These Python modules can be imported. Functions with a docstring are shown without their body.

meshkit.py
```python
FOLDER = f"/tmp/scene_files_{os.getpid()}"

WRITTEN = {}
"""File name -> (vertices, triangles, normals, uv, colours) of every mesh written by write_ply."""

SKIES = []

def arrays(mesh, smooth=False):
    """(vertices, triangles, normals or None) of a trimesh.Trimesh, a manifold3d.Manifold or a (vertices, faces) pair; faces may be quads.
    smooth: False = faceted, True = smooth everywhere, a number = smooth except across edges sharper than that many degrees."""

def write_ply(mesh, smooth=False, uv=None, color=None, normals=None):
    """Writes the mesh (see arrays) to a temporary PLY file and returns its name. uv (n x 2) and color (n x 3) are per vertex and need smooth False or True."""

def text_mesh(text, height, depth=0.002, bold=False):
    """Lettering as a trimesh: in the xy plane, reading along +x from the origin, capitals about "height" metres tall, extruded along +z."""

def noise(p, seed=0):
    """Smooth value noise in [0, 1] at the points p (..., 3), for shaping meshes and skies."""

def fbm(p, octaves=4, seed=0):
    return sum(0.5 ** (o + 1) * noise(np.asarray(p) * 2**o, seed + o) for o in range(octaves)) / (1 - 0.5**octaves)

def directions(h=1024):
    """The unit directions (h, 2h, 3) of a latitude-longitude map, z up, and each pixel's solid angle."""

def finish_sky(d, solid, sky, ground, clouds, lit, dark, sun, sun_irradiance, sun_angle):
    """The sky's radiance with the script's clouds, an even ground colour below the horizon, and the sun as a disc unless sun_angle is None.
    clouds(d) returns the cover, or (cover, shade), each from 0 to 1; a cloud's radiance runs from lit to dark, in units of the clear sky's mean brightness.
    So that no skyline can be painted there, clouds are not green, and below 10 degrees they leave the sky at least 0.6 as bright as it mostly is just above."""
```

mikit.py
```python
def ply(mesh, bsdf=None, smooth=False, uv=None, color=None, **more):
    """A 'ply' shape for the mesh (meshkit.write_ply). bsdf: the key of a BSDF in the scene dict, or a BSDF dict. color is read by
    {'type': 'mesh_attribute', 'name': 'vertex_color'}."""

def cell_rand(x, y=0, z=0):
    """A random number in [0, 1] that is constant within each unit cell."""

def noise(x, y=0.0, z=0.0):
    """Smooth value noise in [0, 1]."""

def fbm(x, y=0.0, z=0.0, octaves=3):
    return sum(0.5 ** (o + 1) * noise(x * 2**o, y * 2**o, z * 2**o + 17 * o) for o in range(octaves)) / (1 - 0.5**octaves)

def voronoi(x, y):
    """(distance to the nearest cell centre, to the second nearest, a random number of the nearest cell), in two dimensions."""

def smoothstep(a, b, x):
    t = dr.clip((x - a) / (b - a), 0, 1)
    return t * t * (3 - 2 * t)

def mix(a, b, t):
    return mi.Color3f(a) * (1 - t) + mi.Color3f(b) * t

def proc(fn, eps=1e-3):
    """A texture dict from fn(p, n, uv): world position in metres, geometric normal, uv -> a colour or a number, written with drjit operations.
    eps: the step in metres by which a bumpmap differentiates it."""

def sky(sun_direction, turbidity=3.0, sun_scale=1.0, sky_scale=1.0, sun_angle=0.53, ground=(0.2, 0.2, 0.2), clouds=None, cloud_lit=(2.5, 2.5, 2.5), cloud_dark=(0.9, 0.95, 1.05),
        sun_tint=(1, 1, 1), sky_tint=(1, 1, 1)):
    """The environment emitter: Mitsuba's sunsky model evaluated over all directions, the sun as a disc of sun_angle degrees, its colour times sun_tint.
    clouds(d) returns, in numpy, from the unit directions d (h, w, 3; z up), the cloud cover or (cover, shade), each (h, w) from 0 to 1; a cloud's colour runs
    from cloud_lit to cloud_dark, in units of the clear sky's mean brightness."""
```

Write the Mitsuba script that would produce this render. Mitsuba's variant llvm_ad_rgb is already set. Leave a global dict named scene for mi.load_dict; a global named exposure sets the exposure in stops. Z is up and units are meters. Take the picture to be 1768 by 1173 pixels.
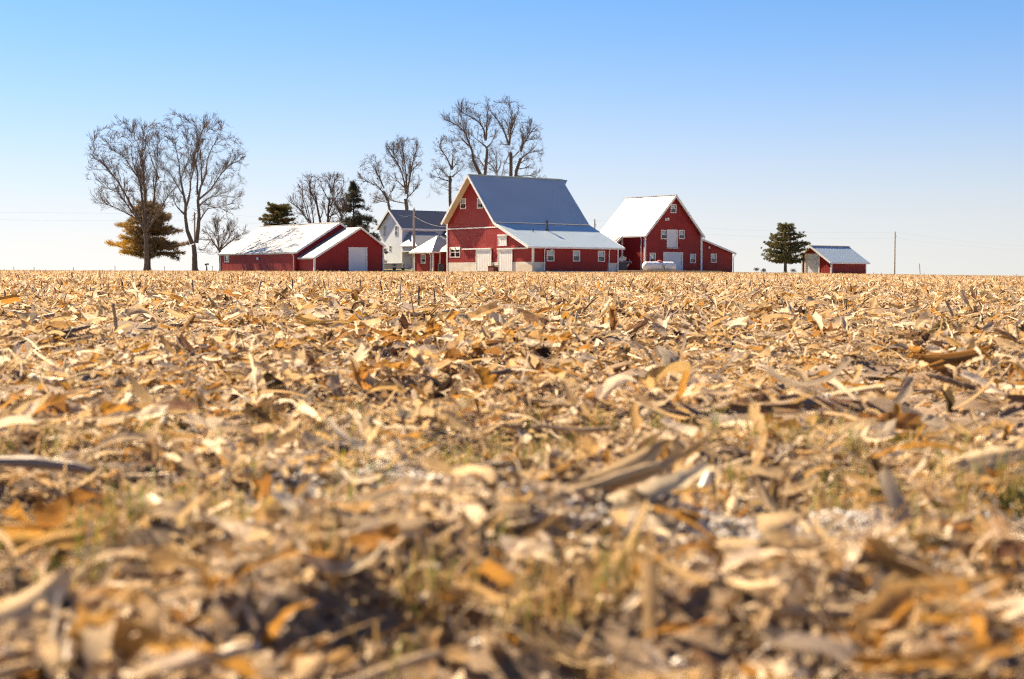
import math
import numpy as np
import trimesh
from shapely.geometry import Polygon, box as sbox
import drjit as dr
import mitsuba as mi
import meshkit
import mikit

T = mi.ScalarTransform4f
scene, labels = {}, {}

# ---------------------------------------------------------------- camera, sky, exposure
EYE = np.array([0.0, 0.0, 0.5])
scene['camera'] = {
    'type': 'thinlens', 'fov': 39.6, 'fov_axis': 'x', 'near_clip': 0.05, 'far_clip': 9000.0,
    'aperture_radius': 0.0070, 'focus_distance': 27.0,
    'to_world': T().look_at(origin=EYE.tolist(), target=[0.0, 0.9989739, 0.5 - 0.04528953], up=[-0.0026, 0.0452894, 0.9989705]),
}
SUN_EL = math.radians(42.5)
SUN = np.array([-0.748 * math.cos(SUN_EL), 0.664 * math.cos(SUN_EL), math.sin(SUN_EL)])


def thin_haze(d):
    """Even winter haze, thickest at the horizon all the way round, brighter towards the sun, broken up a little by noise."""
    el = np.degrees(np.arcsin(np.clip(d[..., 2], 0, 1)))
    n = meshkit.fbm(np.stack([d[..., 0] * 2.2, d[..., 1] * 2.2, d[..., 2] * 9.0], -1), 4, 5)
    flat = np.array([SUN[0], SUN[1]]) / np.hypot(SUN[0], SUN[1])
    toward = (d[..., 0] * flat[0] + d[..., 1] * flat[1]) / np.maximum(np.hypot(d[..., 0], d[..., 1]), 1e-6)
    return np.clip(np.exp(-(el / 6.3) ** 1.7) * (0.9 + 0.16 * n), 0, 1), np.clip(0.8 - 0.55 * toward, 0, 1)


scene['sky'] = mikit.sky(SUN.tolist(), turbidity=2.6, sky_scale=0.63, sun_scale=1.6, ground=(0.26, 0.19, 0.11), clouds=thin_haze,
                         cloud_lit=(3.9, 3.75, 3.6), cloud_dark=(1.92, 1.95, 1.86), sky_tint=(0.365, 0.66, 0.97), sun_tint=(1.0, 0.96, 0.88))
exposure = 3.0

# ---------------------------------------------------------------- materials


def rgb(c):
    return {'type': 'rgb', 'value': [float(v) for v in c]}


def mat(name, color, rough=0.6, **more):
    c = color if isinstance(color, dict) else rgb(color)
    scene[name] = {'type': 'twosided', 'bsdf': {'type': 'principled', 'base_color': c, 'roughness': rough, **more}}
    return name


def red_fn(p, n, uv):
    a = mikit.fbm(p.x * 0.9, p.y * 0.9, p.z * 0.35, 3)
    b = mikit.noise(p.x * 1.1 + p.y * 1.1, p.z * 0.25, 3.0)
    low = 1 - mikit.smoothstep(0.9, 2.2, p.z)
    c = mikit.mix((0.20, 0.009, 0.012), (0.25, 0.016, 0.018), a)
    c = mikit.mix(c, (0.20, 0.022, 0.022), 0.25 * b)
    return mikit.mix(c, (0.21, 0.06, 0.042), low * 0.25 * a)


def shade_lifted_roof_fn(p, n, uv):
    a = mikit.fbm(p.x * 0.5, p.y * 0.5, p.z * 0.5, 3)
    return mikit.mix((0.285, 0.36, 0.415), (0.33, 0.405, 0.455), a)  # roof steel painted lighter and bluer to lift the shaded main slope


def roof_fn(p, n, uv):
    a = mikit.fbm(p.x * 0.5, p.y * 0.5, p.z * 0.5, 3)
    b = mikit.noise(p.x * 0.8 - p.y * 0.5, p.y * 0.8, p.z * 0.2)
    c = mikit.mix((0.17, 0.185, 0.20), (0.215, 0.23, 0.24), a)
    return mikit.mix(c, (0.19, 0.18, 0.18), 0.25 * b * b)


def concrete_fn(p, n, uv):
    a = mikit.fbm(p.x * 1.5, p.y * 1.5, p.z * 2.5, 4)
    return mikit.mix((0.40, 0.38, 0.35), (0.62, 0.60, 0.55), a)


def bark_fn(p, n, uv):
    a = mikit.fbm(p.x * 9, p.y * 9, p.z * 2.2, 3)
    return mikit.mix((0.055, 0.045, 0.038), (0.16, 0.125, 0.10), a)


def soil_fn(p, n, uv):
    a = mikit.fbm(p.x * 3, p.y * 3, 0, 4)
    b = mikit.noise(p.x * 45, p.y * 45, p.z * 45)
    c = mikit.mix((0.06, 0.038, 0.024), (0.15, 0.10, 0.062), a)
    c = mikit.mix(c, (0.26, 0.20, 0.14), 0.4 * b)
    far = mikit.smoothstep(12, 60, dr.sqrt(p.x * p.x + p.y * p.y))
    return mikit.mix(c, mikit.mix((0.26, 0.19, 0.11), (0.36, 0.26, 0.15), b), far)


def lawn_fn(p, n, uv):
    a = mikit.fbm(p.x * 0.25, p.y * 0.25, 0, 4)
    b = mikit.noise(p.x * 14, p.y * 14, 0)
    c = mikit.mix((0.20, 0.15, 0.07), (0.13, 0.13, 0.05), mikit.smoothstep(0.4, 0.65, a))
    return mikit.mix(c, (0.32, 0.25, 0.14), 0.4 * b)


mat('red_siding', mikit.proc(red_fn), 0.55, specular=0.25)
mat('roof_steel', mikit.proc(roof_fn), 0.36, specular=0.7, metallic=0.2)  # same steel kept darker so that sunlit slopes do not burn out
mat('shade_lifted_steel', mikit.proc(shade_lifted_roof_fn), 0.34, specular=0.7, metallic=0.2)
mat('slate_roof', (0.05, 0.065, 0.10), 0.45, specular=0.5)
mat('white_paint', (0.62, 0.63, 0.65), 0.5)
mat('door_white', (0.54, 0.58, 0.65), 0.45)
mat('tan_soffit', (0.50, 0.44, 0.37), 0.6)
mat('house_white', (0.56, 0.63, 0.73), 0.55)
mat('concrete', mikit.proc(concrete_fn), 0.85)
mat('dark_metal', (0.05, 0.05, 0.055), 0.5)
mat('grey_metal', (0.30, 0.31, 0.33), 0.4, metallic=0.5)
mat('rust_red', (0.13, 0.035, 0.025), 0.8)
mat('black_plastic', (0.02, 0.02, 0.022), 0.5)
mat('tank_white', (0.56, 0.58, 0.63), 0.5, specular=0.3)
mat('dome_red', (0.42, 0.07, 0.06), 0.5)
mat('blind', (0.33, 0.39, 0.45), 0.7)
mat('interior_dark', (0.03, 0.03, 0.035), 0.9)
mat('pole_wood', (0.25, 0.235, 0.22), 0.85)
mat('wire_grey', (0.35, 0.35, 0.36), 0.6)
mat('bark', mikit.proc(bark_fn), 0.9)
mat('twig', (0.10, 0.075, 0.062), 0.85)
mat('tan_board', (0.45, 0.33, 0.2), 0.8)
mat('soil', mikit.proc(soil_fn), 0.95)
mat('lawn', mikit.proc(lawn_fn), 0.95)
VC = {'type': 'mesh_attribute', 'name': 'vertex_color'}
scene['residue'] = {'type': 'principledthin', 'base_color': VC, 'roughness': 0.55, 'diff_trans': 0.9, 'spec_trans': 0.0, 'eta': 1.3}
mat('stalk_stuff', VC, 0.6)
scene['needles'] = {'type': 'principledthin', 'base_color': VC, 'roughness': 0.6, 'diff_trans': 0.5, 'spec_trans': 0.0, 'eta': 1.3}
scene['window_glass'] = {'type': 'thindielectric', 'int_ior': 1.5}

# ---------------------------------------------------------------- keys and labels
used = {}


def num(base):
    k = used.get(base, 0)
    used[base] = k + 1
    return base if k == 0 else f'{base}_{k:03d}'


def thing(name, label, cat, group=None):
    key = num(name)
    labels[key] = {'label': label, 'category': cat}
    if group:
        labels[key]['group'] = group
    return key


def part(parent, name, mesh, bsdf, smooth=False, label=None, kind=None):
    key = num(f'{parent}__{name}')
    if isinstance(mesh, M):
        mesh = mesh.get()
    scene[key] = mikit.ply(mesh, bsdf, smooth=smooth)
    if label or kind:
        labels[key] = {k: v for k, v in (('label', label), ('kind', kind)) if v}
    return key


def one(name, mesh, bsdf, label=None, cat=None, group=None, kind=None, smooth=False, color=None):
    key = num(name)
    if isinstance(mesh, M):
        mesh = mesh.get()
    scene[key] = mikit.ply(mesh, bsdf, smooth=smooth, color=color)
    labels[key] = {k: v for k, v in (('label', label), ('category', cat), ('group', group), ('kind', kind)) if v}
    return key


# ---------------------------------------------------------------- mesh helpers
BOXF = np.array([[0, 1, 3], [0, 3, 2], [4, 6, 7], [4, 7, 5], [0, 4, 5], [0, 5, 1], [2, 3, 7], [2, 7, 6], [0, 2, 6], [0, 6, 4], [1, 5, 7], [1, 7, 3]])
BOXV = np.array([[x, y, z] for x in (-1, 1) for y in (-1, 1) for z in (-1, 1)], float)
Z = np.array([0, 0, 1.0])


def unit(v):
    v = np.asarray(v, float)
    return v / np.linalg.norm(v)


class M:
    def __init__(self):
        self.v, self.f, self.n = [], [], 0

    def add(self, v, f):
        v = np.asarray(v, float)
        self.v.append(v)
        self.f.append(np.asarray(f, int) + self.n)
        self.n += len(v)
        return self

    def box(self, c, ax, ay, az):
        """A box about c with three half-axis vectors."""
        a = np.array([ax, ay, az], float)
        f = BOXF if np.linalg.det(a) > 0 else BOXF[:, ::-1]
        return self.add(np.asarray(c) + BOXV @ a, f)

    def beam(self, p, q, w, h, up=Z):
        p, q = np.asarray(p, float), np.asarray(q, float)
        d = q - p
        s = np.cross(d, up)
        s = unit(s) if np.linalg.norm(s) > 1e-9 else np.array([1.0, 0, 0])
        u = unit(np.cross(s, d))
        return self.box((p + q) / 2, d / 2, s * w / 2, u * h / 2)

    def poly(self, poly, o, ex, ey, en, t0, t1):
        """The flat polygon laid at o along ex, ey, extruded from t0 to t1 along en."""
        for g in getattr(poly, 'geoms', [poly]):
            if g.geom_type != 'Polygon' or g.area < 1e-5:
                continue
            m = trimesh.creation.extrude_polygon(g, abs(t1 - t0), engine='earcut')
            v = np.asarray(m.vertices)
            w = np.asarray(o) + v[:, :1] * ex + v[:, 1:2] * ey + (v[:, 2:] + min(t0, t1)) * en
            f = np.asarray(m.faces)
            self.add(w, f if np.dot(np.cross(ex, ey), en) > 0 else f[:, ::-1])
        return self

    def rib(self, o, ex, ey, en, shape, s, b, t, h):
        """A raised trapezoid rib on the sheet, along ey at ex = s, wherever the flat shape has sheet."""
        from shapely.geometry import LineString
        x0, y0, x1, y1 = shape.bounds
        g = shape.intersection(LineString([(s, y0 - 1), (s, y1 + 1)]))
        for q in getattr(g, 'geoms', [g]):
            if q.geom_type != 'LineString' or q.length < .12:
                continue
            (_, a), (_, c) = q.coords[0], q.coords[-1]
            a, c = min(a, c) + .015, max(a, c) - .015
            v = [np.asarray(o) + ex * (s + dx) + ey * y + en * z for y in (a, c) for dx, z in ((-b, -.004), (-t, h), (t, h), (b, -.004))]
            f = np.array([[0, 4, 5], [0, 5, 1], [1, 5, 6], [1, 6, 2], [2, 6, 7], [2, 7, 3], [0, 1, 2], [0, 2, 3], [4, 6, 5], [4, 7, 6]])
            self.add(v, f if np.dot(np.cross(ex, ey), en) < 0 else f[:, ::-1])
        return self

    def tube(self, pts, r, sides=8, cap=True):
        v, f = tubes(np.asarray(pts, float)[None], np.broadcast_to(np.asarray(r, float), (len(pts),))[None], sides)
        if cap:
            k, n = len(pts), len(v)
            v = np.vstack([v, pts[0], pts[-1]])
            i = np.arange(sides)
            f = np.vstack([f, np.stack([(i + 1) % sides, i, i * 0 + n], 1), np.stack([(k - 1) * sides + i, (k - 1) * sides + (i + 1) % sides, i * 0 + n + 1], 1)])
        return self.add(v, f)

    def get(self):
        return np.vstack(self.v), np.vstack(self.f)


def tubes(P, R, sides):
    """Many tubes at once: P (n, k, 3), R (n, k)."""
    n, k, _ = P.shape
    t = np.gradient(P, axis=1)
    t /= np.linalg.norm(t, axis=2, keepdims=True) + 1e-12
    mean = P[:, -1] - P[:, 0]
    mean /= np.linalg.norm(mean, axis=1, keepdims=True) + 1e-12
    ref = np.where(np.abs(mean[:, 2:]) < 0.8, [[0, 0, 1.0]], [[1.0, 0, 0]])[:, None]
    a = np.cross(t, ref)
    a /= np.linalg.norm(a, axis=2, keepdims=True) + 1e-12
    b = np.cross(t, a)
    ang = np.arange(sides) * 2 * np.pi / sides
    V = P[:, :, None] + R[:, :, None, None] * (np.cos(ang)[:, None] * a[:, :, None] + np.sin(ang)[:, None] * b[:, :, None])
    i, j = np.meshgrid(np.arange(k - 1), np.arange(sides), indexing='ij')
    j2 = (j + 1) % sides
    q = np.stack([i * sides + j, (i + 1) * sides + j, (i + 1) * sides + j2, i * sides + j2], -1).reshape(-1, 4)
    f = np.vstack([q[:, [0, 2, 1]], q[:, [0, 3, 2]]])
    F = (f[None] + (np.arange(n) * k * sides)[:, None, None]).reshape(-1, 3)
    return V.reshape(-1, 3), F


def sm(a, b, x):
    t = np.clip((x - a) / (b - a), 0, 1)
    return t * t * (3 - 2 * t)


# ---------------------------------------------------------------- terrain
CREST, HOUSE_AT = 150.0, (-13.0, 198.0)


def land(x, y):
    x, y = np.asarray(x, float), np.asarray(y, float)
    d = np.hypot(x, y)
    xa = x / np.maximum(y, 1.0) * CREST
    zc = 0.75 - 0.34 * sm(22, 58, xa)
    front = sm(-20, 5, y)
    z = zc * np.clip(d / CREST, 0, 1) * front
    z = z + 0.5 * np.exp(-((x - HOUSE_AT[0]) ** 2 + (y - HOUSE_AT[1]) ** 2) / 15.0 ** 2)
    return z - 0.0042 * np.maximum(d - 262, 0)


def relief(x, y):
    d = np.hypot(x, y)
    p = np.stack([x, y, np.zeros_like(x)], -1)
    near = 1 - sm(8, 30, d)
    fine = 1 - sm(3, 9, d)
    a = (meshkit.fbm(p * 1.7, 3, 3) - 0.5) * 0.24 * near + (meshkit.fbm(p * 5.0, 2, 12) - 0.5) * 0.09 * (1 - sm(9, 16, d))
    b = (meshkit.fbm(p * 14.0, 2, 9) - 0.5) * 0.04 * fine
    c = (meshkit.fbm(p * 0.45, 3, 4) - 0.5) * 0.16 * sm(5, 20, d)
    return (a + b + c) * (1 - sm(146, 150, d)) - 0.02


def gz(x, y):
    return land(x, y) + relief(np.asarray(x, float), np.asarray(y, float))


def polar(radii, angles, closed, dz=0.0, fn=gz):
    r, a = np.meshgrid(radii, angles, indexing='ij')
    x, y = r * np.sin(a), r * np.cos(a)
    v = np.stack([x, y, fn(x, y) + dz], -1).reshape(-1, 3)
    n, m = len(radii), len(angles)
    i, j = np.meshgrid(np.arange(n - 1), np.arange(m if closed else m - 1), indexing='ij')
    j2 = (j + 1) % m
    q = np.stack([i * m + j, i * m + j2, (i + 1) * m + j2, (i + 1) * m + j], -1).reshape(-1, 4)
    return v, np.vstack([q[:, [0, 2, 1]], q[:, [0, 3, 2]]])


deg = np.radians
ANG = np.concatenate([deg(np.arange(-33, 33.01, 0.22)), deg(np.arange(37, 327, 4.0))])
RAD = np.concatenate([[0.02, 0.15], np.geomspace(0.3, 30, 360), np.geomspace(31.5, 146, 60), np.arange(147, 152, 1.0), np.geomspace(153, 4200, 60)])
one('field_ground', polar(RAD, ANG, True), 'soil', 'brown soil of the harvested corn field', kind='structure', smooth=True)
one('farmyard_lawn', polar(np.concatenate([np.arange(148.5, 160, 0.8), np.arange(160, 262, 3.0)]), deg(np.arange(-34, 34.01, 0.5)), False, 0.035, land), 'lawn',
    'dry winter lawn around the farm buildings', kind='structure', smooth=True)

# ---------------------------------------------------------------- building helpers
TH = 0.643
E1 = np.array([math.cos(TH), math.sin(TH), 0])
E2 = np.array([math.sin(TH), -math.cos(TH), 0])


def wall(parent, o, ex, en, profile, holes=(), bsdf='red_siding', name='wall', th=0.12, rib=0.36, rp=0.009, ribz=None, label=None):
    """A ribbed sheet wall: profile in (along, up) from o, outside towards en."""
    P = Polygon(profile)
    for h in holes:
        P = P.difference(sbox(*h))
    m = M().poly(P, o, ex, Z, en, -th, 0)
    Q = Polygon(profile)
    for h in holes:
        Q = Q.difference(sbox(h[0] - 0.09, h[1] - 0.09, h[2] + 0.09, h[3] + 0.09))
    x0, y0, x1, y1 = P.bounds
    if rib:
        for s in np.arange(x0 + rib * 0.5, x1, rib):
            m.rib(o, ex, Z, en, Q, s, .10, .04, rp)
    if ribz:
        for z in np.arange(y0 + ribz, y1, ribz):
            m.poly(Q.intersection(sbox(x0, z - 0.02, x1, z + 0.02)), o, ex, Z, en, -0.004, 0.010)
    return part(parent, name, m, bsdf, label=label)


def frame_bars(o, ex, en, h, w, t0, t1, rail=True, mull=False):
    s0, z0, s1, z1 = h
    m = M()
    bars = [sbox(s0 - w, z0 - w, s0, z1 + w), sbox(s1, z0 - w, s1 + w, z1 + w), sbox(s0, z0 - w, s1, z0), sbox(s0, z1, s1, z1 + w)]
    for b in bars:
        m.poly(b, o, ex, Z, en, t0, t1)
    if rail:
        zm = (z0 + z1) / 2
        m.poly(sbox(s0, zm - 0.035, s1, zm + 0.035), o, ex, Z, en, -0.07, 0.015)
    if mull:
        xm = (s0 + s1) / 2
        for a, b in ((z0, (z0 + z1) / 2 - 0.035), ((z0 + z1) / 2 + 0.035, z1)):
            m.poly(sbox(xm - 0.05, a, xm + 0.05, b), o, ex, Z, en, -0.07, 0.018)
    return m


def window(parent, o, ex, en, h, w=0.09, rail=True, mull=False, blind=True, bsdf='white_paint'):
    """One window: the frame, a glass sheet, and a blue-grey sheet behind the upper sash."""
    s0, z0, s1, z1 = h
    k = part(parent, 'window', frame_bars(o, ex, en, h, w, -0.1, 0.05, rail, mull), bsdf)
    q = [o + ex * a + Z * b - en * 0.05 for a, b in ((s0, z0), (s1, z0), (s1, z1), (s0, z1))]
    f = [[0, 1, 2], [0, 2, 3]]
    part(k, 'pane', (np.array(q), np.array(f)), 'window_glass')
    if blind:
        zm = (z0 + z1) / 2
        part(k, 'blind', M().poly(sbox(s0 + 0.01, zm, s1 - 0.01, z1 - 0.01), o, ex, Z, en, -0.115, -0.1), 'blind')  # blue-grey sheet that makes the upper half of the window paler
    part(k, 'reveal', M().poly(sbox(s0 - 0.05, z0 - 0.05, s1 + 0.05, z1 + 0.05), o, ex, Z, en, -0.5, -0.45), 'interior_dark')  # dark sheet stands in for the unlit room behind the glass
    return k


def panel_door(parent, o, ex, en, h, n, name='door', frame=0.12, bsdf='door_white', ribs=False):
    """A white door set in its opening: n level sections with grooves, or upright ribs; with its frame."""
    s0, z0, s1, z1 = h
    m = M()
    zs = np.linspace(z0, z1, n + 1)
    for a, b in zip(zs[:-1], zs[1:]):
        m.poly(sbox(s0, a + 0.012, s1, b - 0.012), o, ex, Z, en, -0.08, -0.03)
    m.poly(sbox(s0, z0, s1, z1), o, ex, Z, en, -0.1, -0.081)
    if ribs:
        for s in np.arange(s0 + 0.15, s1, 0.3):
            m.rib(o - en * .03, ex, Z, en, sbox(s0, z0, s1, z1), s, .07, .03, .012)
    k = part(parent, name, m, bsdf)
    f = M()
    for b in (sbox(s0 - frame, z0, s0, z1 + frame), sbox(s1, z0, s1 + frame, z1 + frame), sbox(s0, z1, s1, z1 + frame)):
        f.poly(b, o, ex, Z, en, -0.1, 0.055)
    part(k, 'frame', f, 'white_paint')
    return k


def slide_door(parent, o, ex, en, h, track, label=None):
    """A white ribbed sliding door hung in front of the wall under its own track."""
    s0, z0, s1, z1 = h
    m = M().poly(sbox(s0, z0, s1, z1), o, ex, Z, en, 0.07, 0.11)
    for s in np.arange(s0 + 0.26, s1 - 0.2, 0.33):
        m.rib(o + en * .11, ex, Z, en, sbox(s0, z0, s1, z1), s, .10, .04, .010)
    for a, b in ((s0, s0 + 0.09), (s1 - 0.09, s1)):
        m.poly(sbox(a, z0, b, z1), o, ex, Z, en, 0.111, 0.15)
    k = part(parent, 'sliding_door', m, 'white_paint', label=label)
    part(k, 'track', M().poly(sbox(track[0], z1 + 0.01, track[1], z1 + 0.16), o, ex, Z, en, 0.035, 0.24), 'white_paint')
    return k


def roof(parent, e0, e1, r1, r0, bsdf='roof_steel', th=0.07, rib=0.45, rp=0.018, name='roof', label=None):
    """A roof plane from the eave e0-e1 up to the ridge r0-r1, with raised seams that run up the slope."""
    e0, e1, r1, r0 = (np.asarray(p, float) for p in (e0, e1, r1, r0))
    nrm = unit(np.cross(e1 - e0, r0 - e0))
    if nrm[2] < 0:
        nrm = -nrm
    v = np.array([e0, e1, r1, r0])
    v = np.vstack([v, v - nrm * th])
    f = np.array([[0, 1, 2], [0, 2, 3], [4, 6, 5], [4, 7, 6], [0, 4, 5], [0, 5, 1], [1, 5, 6], [1, 6, 2], [2, 6, 7], [2, 7, 3], [3, 7, 4], [3, 4, 0]])
    m = M().add(v, f if np.dot(np.cross(e1 - e0, r0 - e0), nrm) > 0 else f[:, ::-1])
    L = np.linalg.norm(e1 - e0)
    ax = (e1 - e0) / L
    # seams at equal steps along the eave, cut to the quadrilateral
    up = unit(np.cross(nrm, ax))
    P = Polygon([((p - e0) @ ax, (p - e0) @ up) for p in (e0, e1, r1, r0)])
    b = P.bounds
    for s in np.arange(b[0] + rib * 0.5, b[2], rib):
        m.rib(e0, ax, up, nrm, P, s, .09, .035, rp)
    return part(parent, name, m, bsdf, label=label)


def post(parent, p, h, w=0.16, name='corner_trim', bsdf='white_paint'):
    p = np.asarray(p, float)
    return part(parent, name, M().box(p + Z * h / 2, E1 * w / 2, E2 * w / 2, Z * h / 2), bsdf)


def trims(parent, segs, w=0.05, h=0.2, name='fascia', bsdf='white_paint'):
    for p, q in segs:
        part(parent, name, M().beam(p, q, w, h), bsdf)


def downspout(parent, p, h, out, bsdf='white_paint', w=0.1):
    p = np.asarray(p, float)
    pts = [p + out * 0.1 + Z * 0.1, p + out * 0.1 + Z * (h - 0.35), p + out * 0.3 + Z * (h - 0.05)]
    m = M()
    m.tube(pts, w / 2, 6)
    return part(parent, 'downspout', m, bsdf)


# ================================================================ main barn
ZB = 0.85
C = np.array([2.264, 155.0, ZB])
WT, WR, HR, LB, OH = 16.52, 11.19, 11.12, 12.18, 0.85
WK, HK, HLE, EO2 = 6.05, 5.54, 2.74, 0.275
HEL = 5.66


def bp(u, v, h):
    return C + E1 * u + E2 * v + Z * h


b = thing('main_barn', 'largest red barn with steep blue-grey metal roof and low lean-to in the centre', 'barn')
G = bp(0, -WT, 0)
FND = 1.1
sl = (HR - HK) / (WR - WK)
zt = lambda s: (HEL + (HR - HEL) * s / (WT - WR)) if s < WT - WR else (HR - sl * (s - (WT - WR)) if s < WT - WK else HK - (HK - HLE) / (WK + EO2) * (s - (WT - WK)))
prof = [(0, FND), (WT, FND), (WT, zt(WT) - 0.12), (WT - WK, zt(WT - WK) - 0.12), (WT - WR, HR - 0.14), (0, zt(0) - 0.12)]
w_ul, w_ur, w_lo = (2.74, 7.39, 3.72, 8.43), (6.15, 7.32, 7.12, 8.37), (0.61, 1.78, 2.56, 2.83)
wall(b, G, E2, -E1, prof, [w_ul, w_ur, w_lo], label='red gable wall lit by low sun')
window(b, G, E2, -E1, w_ul)
window(b, G, E2, -E1, w_ur)
window(b, G, E2, -E1, w_lo, mull=True, blind=False)
part(b, 'belt_trim', M().poly(sbox(0.05, 4.98, 10.7, 5.1), G, E2, Z, -E1, -0.01, 0.06), 'white_paint')
slide_door(b, G, E2, -E1, (5.96, 0.1, 8.96, 2.55), (3.15, 8.98))
slide_door(b, G, E2, -E1, (10.21, 0.1, 12.92, 2.5), (10.15, 15.71))
slide_door(b, G, E2, -E1, (10.23, 2.9, 11.87, 4.02), (10.2, 13.66))
part(b, 'foundation', M().poly(sbox(0, -0.6, WT, FND), G, E2, Z, -E1, -0.2, 0.03), 'concrete')
part(b, 'concrete_patch', M().poly(sbox(13.83, -0.3, WT - 0.08, 0.84), G, E2, Z, -E1, 0.02, 0.06), 'tan_soffit', label='pale tan patch on the foundation')
# lean-to long wall
lt_w = [(1.97, 1.26, 2.84, 2.28), (5.67, 1.27, 6.51, 2.31), (9.30, 1.26, 10.16, 2.31)]
HW = zt(WT) - 0.1
wall(b, C, E1, E2, [(0, 1.08), (1.7, 1.08), (1.7, 0.12), (10.72, 0.12), (10.72, 1.05), (LB, 1.05), (LB, HW), (0, HW)], lt_w, label='shaded red lean-to wall with three windows')
for h in lt_w:
    window(b, C, E1, E2, h)
part(b, 'foundation', M().poly(sbox(0.03, -0.6, LB, 1.08), C, E1, Z, E2, -0.2, -0.01), 'concrete')
part(b, 'floodlight', M().beam(bp(2.3, 0.03, 2.55), bp(2.3, 0.3, 2.5), 0.08, 0.1).box(bp(2.3, 0.35, 2.45), E1 * 0.16, E2 * 0.07, Z * 0.09), 'grey_metal')
downspout(b, bp(1.5, 0.03, 0), HLE - 0.05, E2)
downspout(b, bp(10.8, 0.03, 0), HLE - 0.05, E2)
post(b, bp(-0.02, 0.02, -0.1 + 1.1), HW - 1.1, 0.2)
post(b, bp(LB, 0.02, 0.0), HW, 0.16)
post(b, bp(0, -WT, -0.1), zt(0), 0.18)
# far gable and rear wall
wall(b, bp(LB, -WT, 0), E2, E1, [(0, -0.3)] + [(WT, -0.3)] + prof[2:], [], rib=0.6)
wall(b, bp(0, -WT, 0), E1, -E2, [(0, -0.3), (LB, -0.3), (LB, zt(0) - 0.12), (0, zt(0) - 0.12)], rib=0.6)
OHF = 0.8
R0, R1 = bp(-OH, -WR, HR), bp(LB + 1.65, -WR, HR)
R1b = bp(LB + OHF, -WR + 0.45, HR - 0.45 * sl)
K0, K1 = bp(-OH, -WK, HK), bp(LB + OHF, -WK, HK)
L0, L1 = bp(-OH, EO2, HLE), bp(LB + OHF, EO2, HLE)
EL0, EL1 = bp(-OH, -WT - 0.05, HEL), bp(LB + OHF, -WT - 0.05, HEL)
up1 = Z * 0.02
roof(b, K0, K1, bp(LB + OHF, -WR, HR), R0, label='steep blue-grey metal roof slope', bsdf='shade_lifted_steel', rib=0.45)
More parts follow.
